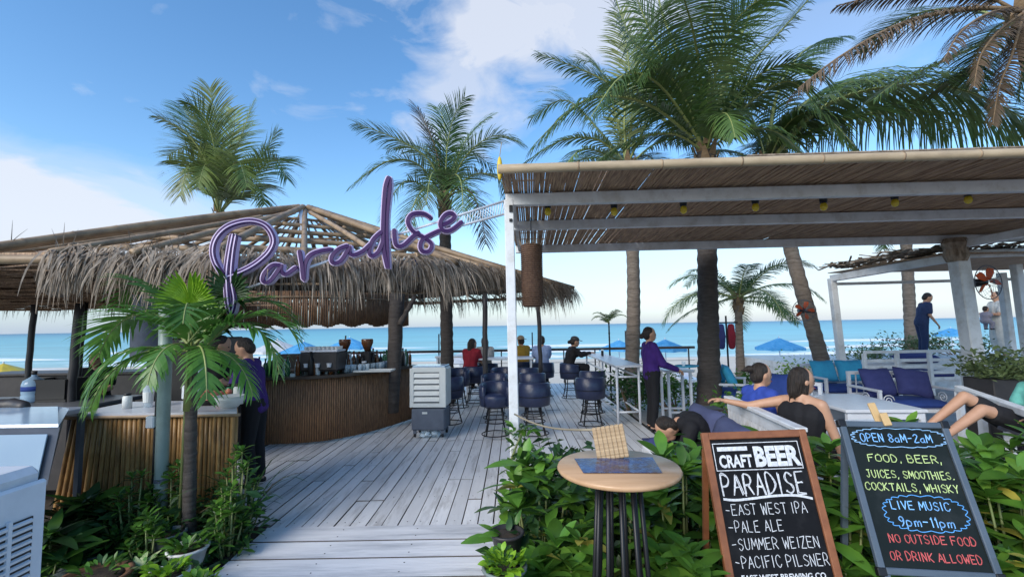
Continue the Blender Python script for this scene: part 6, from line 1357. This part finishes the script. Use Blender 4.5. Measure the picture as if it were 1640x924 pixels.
mb = MB().add([a, b_, c, d, a + V(0, 0, .004), b_ + V(0, 0, .004), c + V(0, 0, .004), d + V(0, 0, .004)], [(3, 2, 1, 0), (4, 5, 6, 7), (0, 1, 5, 4), (1, 2, 6, 5), (2, 3, 7, 6), (3, 0, 4, 7)])
mn = single('menu_card', mb, mat('menu_print', (.02, .06, .20), (.07, .05, .05), rough=.25, scale=9, contrast=1.6, dirt=(.12, .20, .34), dscale=26), 'dark blue laminated menu lying on the round wooden table', 'menu')
a = G(960, 732, tz); t = thing('bamboo_sign', 'small block of split bamboo with scribbled lettering standing on the table', 'table sign', V(P(982, 700, 2.38).x, 2.38, tz), R(-6))
pb = part('panel', MB().box((0, 0, .002), (.01, .01, .004)), m_woodl, t)
for k in range(7): o = part('bamboo_strip', MB().box((0, 0, 0), (.0225, .02, .165), bev=.004), m_woodl, t); o.location = (-.070 + .0232 * k, .015, .086); 
for o in list(t.children):
    if o.name.startswith('bamboo_strip'): o.location = V(o.location.x - (o.location.z - 0) * 0, o.location.y, o.location.z)
t.rotation_euler = (R(-10), R(-9), R(-8))
# ------------------------------------------------------------------ lettering by strokes
GL = {'A': [[(0, 0), (.5, 1), (1, 0)], [(.2, .38), (.8, .38)]], 'B': [[(0, 0), (0, 1), (.6, .98), (.75, .78), (.6, .56), (0, .52)], [(.6, .56), (.9, .32), (.65, .02), (0, 0)]], 'C': [[(.95, .8), (.6, 1), (.15, .85), (0, .5), (.15, .12), (.6, 0), (.95, .2)]],
 'D': [[(0, 0), (0, 1), (.55, .92), (.95, .5), (.55, .06), (0, 0)]], 'E': [[(.9, 1), (0, 1), (0, 0), (.9, 0)], [(0, .52), (.7, .52)]], 'F': [[(0, 0), (0, 1), (.95, 1)], [(0, .55), (.7, .55)]], 'G': [[(.95, .8), (.6, 1), (.15, .85), (0, .5), (.15, .12), (.6, 0), (.95, .15), (.95, .45), (.6, .45)]],
 'H': [[(0, 0), (0, 1)], [(.9, 0), (.9, 1)], [(0, .5), (.9, .5)]], 'I': [[(.3, 0), (.3, 1)]], 'J': [[(.9, 1), (.2, 1)], [(.6, 1), (.6, .2), (.35, 0), (.05, .15)]], 'K': [[(0, 0), (0, 1)], [(.85, 1), (.05, .45), (.9, 0)]], 'L': [[(0, 1), (0, 0), (.8, 0)]],
 'M': [[(0, 0), (.1, 1), (.5, .3), (.9, 1), (1, 0)]], 'N': [[(0, 0), (0, 1), (.85, 0), (.85, 1)]], 'O': [[(.5, 1), (.08, .8), (.05, .25), (.5, 0), (.92, .25), (.9, .8), (.5, 1)]], 'P': [[(.05, 0), (.05, 1), (.65, .97), (.9, .72), (.6, .46), (.05, .42)]], 'R': [[(.05, 0), (.05, 1), (.65, .97), (.85, .73), (.6, .5), (.05, .46)], [(.4, .48), (.95, 0)]],
 'S': [[(.9, .85), (.5, 1), (.1, .8), (.25, .56), (.75, .42), (.9, .2), (.5, 0), (.05, .15)]], 'T': [[(0, 1), (1, 1)], [(.5, 1), (.5, 0)]], 'U': [[(0, 1), (.05, .25), (.45, 0), (.85, .25), (.88, 1)]], 'V': [[(0, 1), (.5, 0), (1, 1)]], 'W': [[(0, 1), (.25, 0), (.5, .7), (.75, 0), (1, 1)]],
 'X': [[(0, 0), (.9, 1)], [(0, 1), (.9, 0)]], 'Y': [[(0, 1), (.45, .5), (.9, 1)], [(.45, .5), (.45, 0)]], 'Z': [[(0, 1), (.9, 1), (0, 0), (.9, 0)]], '-': [[(.1, .48), (.8, .48)]], ',': [[(.35, .1), (.2, -.2)]], '.': [[(.3, .02), (.38, .02)]],
 '0': [[(.5, 1), (.08, .8), (.05, .25), (.5, 0), (.92, .25), (.9, .8), (.5, 1)]], '1': [[(.2, .8), (.5, 1), (.5, 0)]], '2': [[(.05, .8), (.45, 1), (.85, .75), (.05, 0), (.95, .02)]], '8': [[(.5, .52), (.12, .75), (.5, 1), (.88, .75), (.5, .52), (.05, .25), (.5, 0), (.95, .25), (.5, .52)]], '9': [[(.85, .7), (.5, .48), (.1, .72), (.45, 1), (.85, .8), (.75, .3), (.4, 0)]],
 'm': [[(0, 0), (0, .5)], [(0, .4), (.3, .55), (.45, .4), (.45, 0)], [(.45, .4), (.75, .55), (.92, .4), (.92, 0)]], 'p': [[(0, -.25), (0, .52), (.6, .5), (.75, .25), (.5, .02), (0, .05)]], 'a': [[(.8, .5), (.3, .5), (.05, .25), (.3, 0), (.75, .1), (.8, .5), (.85, 0)]]}
def write(mb, s, x, y, cw, chh, th, gap=.28, jit=.03, slant=0, z=.0015):
    """single-stroke lettering as thin flat ribbons, board coordinates (x right, y up)"""
    for c in s:
        if c == ' ': x += cw * .75; continue
        wf = .45 if c in 'I1,.' else (1.15 if c in 'MWm' else 1)
        for st in GL[c]:
            pts = [V(x + (px * (.6 if c in 'I1,.' else 1) + slant * py) * cw * (wf if c in 'MWm' else 1) + U(-jit, jit) * cw, y + py * chh + U(-jit, jit) * chh, 0) for px, py in st]
            if len(pts) > 2 and c in 'OCSGDPRBUJ0289pam': pts = smooth_path(pts, 3)
            for i in range(len(pts) - 1):
                a, b_ = pts[i], pts[i + 1]; d = b_ - a
                if d.length < 1e-6: continue
                d.normalize(); nr = V(-d.y, d.x, 0) * th / 2; a = a - d * th * .35; b_ = b_ + d * th * .35
                mb.add([V(q.x, -z, q.y) for q in (a - nr, b_ - nr, b_ + nr, a + nr)], [(0, 1, 2, 3)])
        x += cw * (wf + gap)
    return x
def board_thing(name, label, cat, tl, tr, bl, z0, extra=0):
    """returns Empty whose local +X runs along the board, +Z up the board, -Y out of the face; origin bottom centre"""
    xa_ = (tr - tl).normalized(); dn = (bl - tl); dn = (dn - xa_ * dn.dot(xa_)).normalized(); up = -dn; yn = up.cross(xa_).normalized()
    w_ = (tr - tl).length; h = (bl - tl).length; o = thing(name, label, cat); c = (tl + tr) / 2 + dn * h
    M = Matrix((xa_, yn, up)).transposed().to_4x4(); M.translation = c; o.matrix_world = M; return o, w_, h
def rectframe(w_, h, f, dep, y=0):
    return [MB().box((-w_ / 2 + f / 2, y, h / 2), (f, dep, h), bev=.004), MB().box((w_ / 2 - f / 2, y, h / 2), (f, dep, h), bev=.004), MB().box((0, y, h - f / 2), (w_ - 2 * f, dep, f), bev=.004), MB().box((0, y, f / 2), (w_ - 2 * f, dep, f), bev=.004)]
# board 1: craft beer
tl = P(1122, 693, 2.66); tr = P(1288, 687, 2.66); bl_ = P(1174, 1000, 2.40)
B1, w1, h1 = board_thing('beer_chalkboard', 'brown framed chalkboard listing craft beer in white lettering', 'chalkboard', tl, tr, bl_, 0)
for f in rectframe(w1, h1, .04, .03): part('frame', f, m_frame, B1)
part('panel', MB().box((0, .004, h1 / 2), (w1 - .076, .01, h1 - .076)), m_board, B1)
for s in (-1, 1): part('leg', MB().bar((s * (w1 / 2 - .02), .03, h1 * .9), (s * (w1 / 2 - .02), .42, -.02), .03, .02), m_frame, B1)
y0 = h1 - .04; x0 = -w1 / 2 + .04; iw = w1 - .08; Z0 = .0022
def bd(mb, x, y, w_, h, z=Z0): mb.add([(x, -z, y), (x + w_, -z, y), (x + w_, -z, y + h), (x, -z, y + h)], [(0, 1, 2, 3)])
def ol(mb, x, y, w_, h, t=.004): bd(mb, x, y, w_, t); bd(mb, x, y + h - t, w_, t); bd(mb, x, y + t, t, h - 2 * t); bd(mb, x + w_ - t, y + t, t, h - 2 * t)
mb = MB(); ol(mb, x0 + .012, y0 - .165, iw - .03, .145, .004)
bd(mb, x0 + .035, y0 - .062, iw * .33, .022)
part('outline', mb, m_chalk, B1)
def bold(txt, x, y, w_, h, parent, m, name='lettering', off=.02):
    cu = bpy.data.curves.new('t', 'FONT'); cu.body = txt; cu.size = 1; cu.offset = off; cu.resolution_u = 3; cu.space_character = 1.0; ob = bpy.data.objects.new('t', cu); COL.objects.link(ob)
    dg = bpy.context.evaluated_depsgraph_get(); dg.update(); me = bpy.data.meshes.new_from_object(ob.evaluated_get(dg)); bpy.data.objects.remove(ob)
    xs_ = [v.co.x for v in me.vertices]; ys_ = [v.co.y for v in me.vertices]; ax, bx_ = min(xs_), max(xs_); ay, by_ = min(ys_), max(ys_)
    for v in me.vertices: v.co = V(x + (v.co.x - ax) / (bx_ - ax) * w_, -.003, y + (v.co.y - ay) / (by_ - ay) * h)
    me.materials.clear(); me.materials.append(m); return part(name, me, None, parent)
bold('CRAFT', x0 + .035, y0 - .150, iw * .36, .068, B1, m_chalk, off=.035); bold('BEER', x0 + .03 + iw * .40, y0 - .150, iw * .50, .108, B1, m_chalk, off=.045)
mb = MB(); write(mb, 'PARADISE', x0 + .022, y0 - .29, iw * .092, .105, .006, .32, .05); write(mb, 'PARADISE', x0 + .026, y0 - .287, iw * .092, .101, .0045, .32, .06, z=.0026)
for k in range(8): pass
sw = smooth_path([V(x0 + .02, y0 - .305, 0), V(x0 + .1, y0 - .312, 0), V(x0 + .3, y0 - .298, 0), V(x0 + .42, y0 - .30, 0), V(x0 + iw - .01, y0 - .318, 0)], 4)
for i in range(len(sw) - 1): a, b_ = sw[i], sw[i + 1]; mb.add([(a.x, -Z0, a.y - .006), (b_.x, -Z0, b_.y - .006), (b_.x, -Z0, b_.y + .006), (a.x, -Z0, a.y + .006)], [(0, 1, 2, 3)])
part('lettering', mb, m_chalk, B1)
for i, (s, k) in enumerate((('-EAST WEST IPA', .034), ('-PALE ALE', .034), ('-SUMMER WEIZEN', .033), ('-PACIFIC PILSNER', .030))):
    mb = MB(); write(mb, s, x0 + .02, y0 - .385 - i * .082, iw * .052 * (.034 / .034), .052, .0036, .30, .05); part('lettering', mb, m_chalk, B1)
bold('EAST WEST BREWING CO.', x0 + .04, y0 - .69, iw * .86, .028, B1, m_chalk, off=.02)
# board 2: opening hours
tl = P(1342, 674, 2.62); tr = P(1514, 677, 2.55); bl_ = P(1381, 916, 2.36)
B2, w2, h2 = board_thing('hours_chalkboard', 'grey blue framed black board with coloured opening hours lettering', 'chalkboard', tl, tr, bl_, 0)
fs_ = rectframe(w2, h2, .032, .028)
for f in fs_: part('frame', f, m_bluewood, B2)
part('panel', MB().box((0, .004, h2 / 2), (w2 - .06, .01, h2 - .06)), mat('gloss_board', (.006, .008, .007), (.016, .02, .017), rough=.3, scale=1.6, spec=.2, dirt=(.03, .034, .034), dscale=2.5), B2)
for a in (-1, 1):
    for b_ in (0, 1): part('corner_cap', MB().box((a * (w2 / 2 - .012), 0, h2 * b_ + (-.012 if b_ else .012)), (.04, .034, .04), bev=.004), m_black, B2)
    part('leg', MB().bar((a * (w2 / 2 - .03), -.03 * 0, .0), (a * (w2 / 2 - .0), -.0, -.6), .03, .025), m_bluewood, B2); part('leg', MB().bar((a * (w2 / 2 - .03), .03, h2 * .9), (a * (w2 / 2 - .03), .62, -.42), .03, .02), m_bluewood, B2)
part('wooden_peg', MB().box((-.05, .022, h2 + .035), (.04, .015, .15), Matrix.Rotation(R(-8), 3, 'Y'), bev=.004), mat('peg_wood', (.62, .42, .2), (.5, .33, .15), rough=.5), B2)
part('wooden_peg', MB().box((-.035, -.02, h2 + .01), (.04, .015, .07), Matrix.Rotation(R(-8), 3, 'Y'), bev=.004), bpy.data.materials['peg_wood'], B2)
x0 = -w2 / 2 + .04; y0 = h2 - .04; iw = w2 - .08
m_chalkb2 = mat('chalk_sky_blue', (.28, .58, .95), (.18, .45, .85), rough=.9, scale=60)
m_chalkp = mat('chalk_pale_blue', (.35, .6, .85), (.2, .4, .7), rough=.9, scale=50)
def outl(s, x, y, cw, chh, th):
    mb = MB(); write(mb, s, x, y, cw, chh, th, .32, .03); part('lettering', mb, m_chalkb2, B2)
HI = h2 - .07
outl('OPEN 8aM-2aM', x0 + .052, y0 - .10 * HI, iw * .0500, .042, .0046)
for s, dx, fy, cw, m_ in (('FOOD, BEER,', .06, .255, .062, m_chalkg), ('JUICES, SMOOTHIES.', .03, .375, .0435, m_chalkg), ('COCKTAILS, WHISKY', .01, .47, .0475, m_chalkg), ('NO OUTSIDE FOOD', .05, .83, .0475, m_chalkr), ('OR DRINK ALLOWED', .035, .945, .0455, m_chalkr)):
    mb = MB(); write(mb, s, x0 + dx, y0 - fy * HI, iw * cw, .036, .0042, .32, .06); part('lettering', mb, m_, B2)
outl('LIVE MUSIC', x0 + .105, y0 - .60 * HI, iw * .052, .038, .0046); outl('9pm-11pm', x0 + .12, y0 - .715 * HI, iw * .058, .042, .0048)

def cloud_line(cx, cy, rx, ry, n):
    mb = MB(); pts = []
    for k in range(n * 6 + 1):
        g = 2 * PI * k / (n * 6); q = 1 + .10 * abs(math.sin(n * g / 2)); c, s_ = math.cos(g), math.sin(g); e = 2.6
        pts.append(V(cx + rx * q * math.copysign(abs(c) ** (2 / e), c), cy + ry * q * math.copysign(abs(s_) ** (2 / e), s_), 0))
    for a, b in zip(pts, pts[1:]):
        d = (b - a).normalized(); nr = V(-d.y, d.x, 0) * .0017; mb.add([V(q.x, -.0013, q.y) for q in (a - nr, b - nr, b + nr, a + nr)], [(0, 1, 2, 3)])
    return mb
part('chalk_outline', cloud_line(x0 + .05 + iw * .42, y0 - .10 * HI + .022, iw * .475, .046, 24), m_chalkp, B2); part('chalk_outline', cloud_line(x0 + .09 + iw * .36, y0 - .655 * HI + .02, iw * .39, .078, 24), m_chalkb, B2)
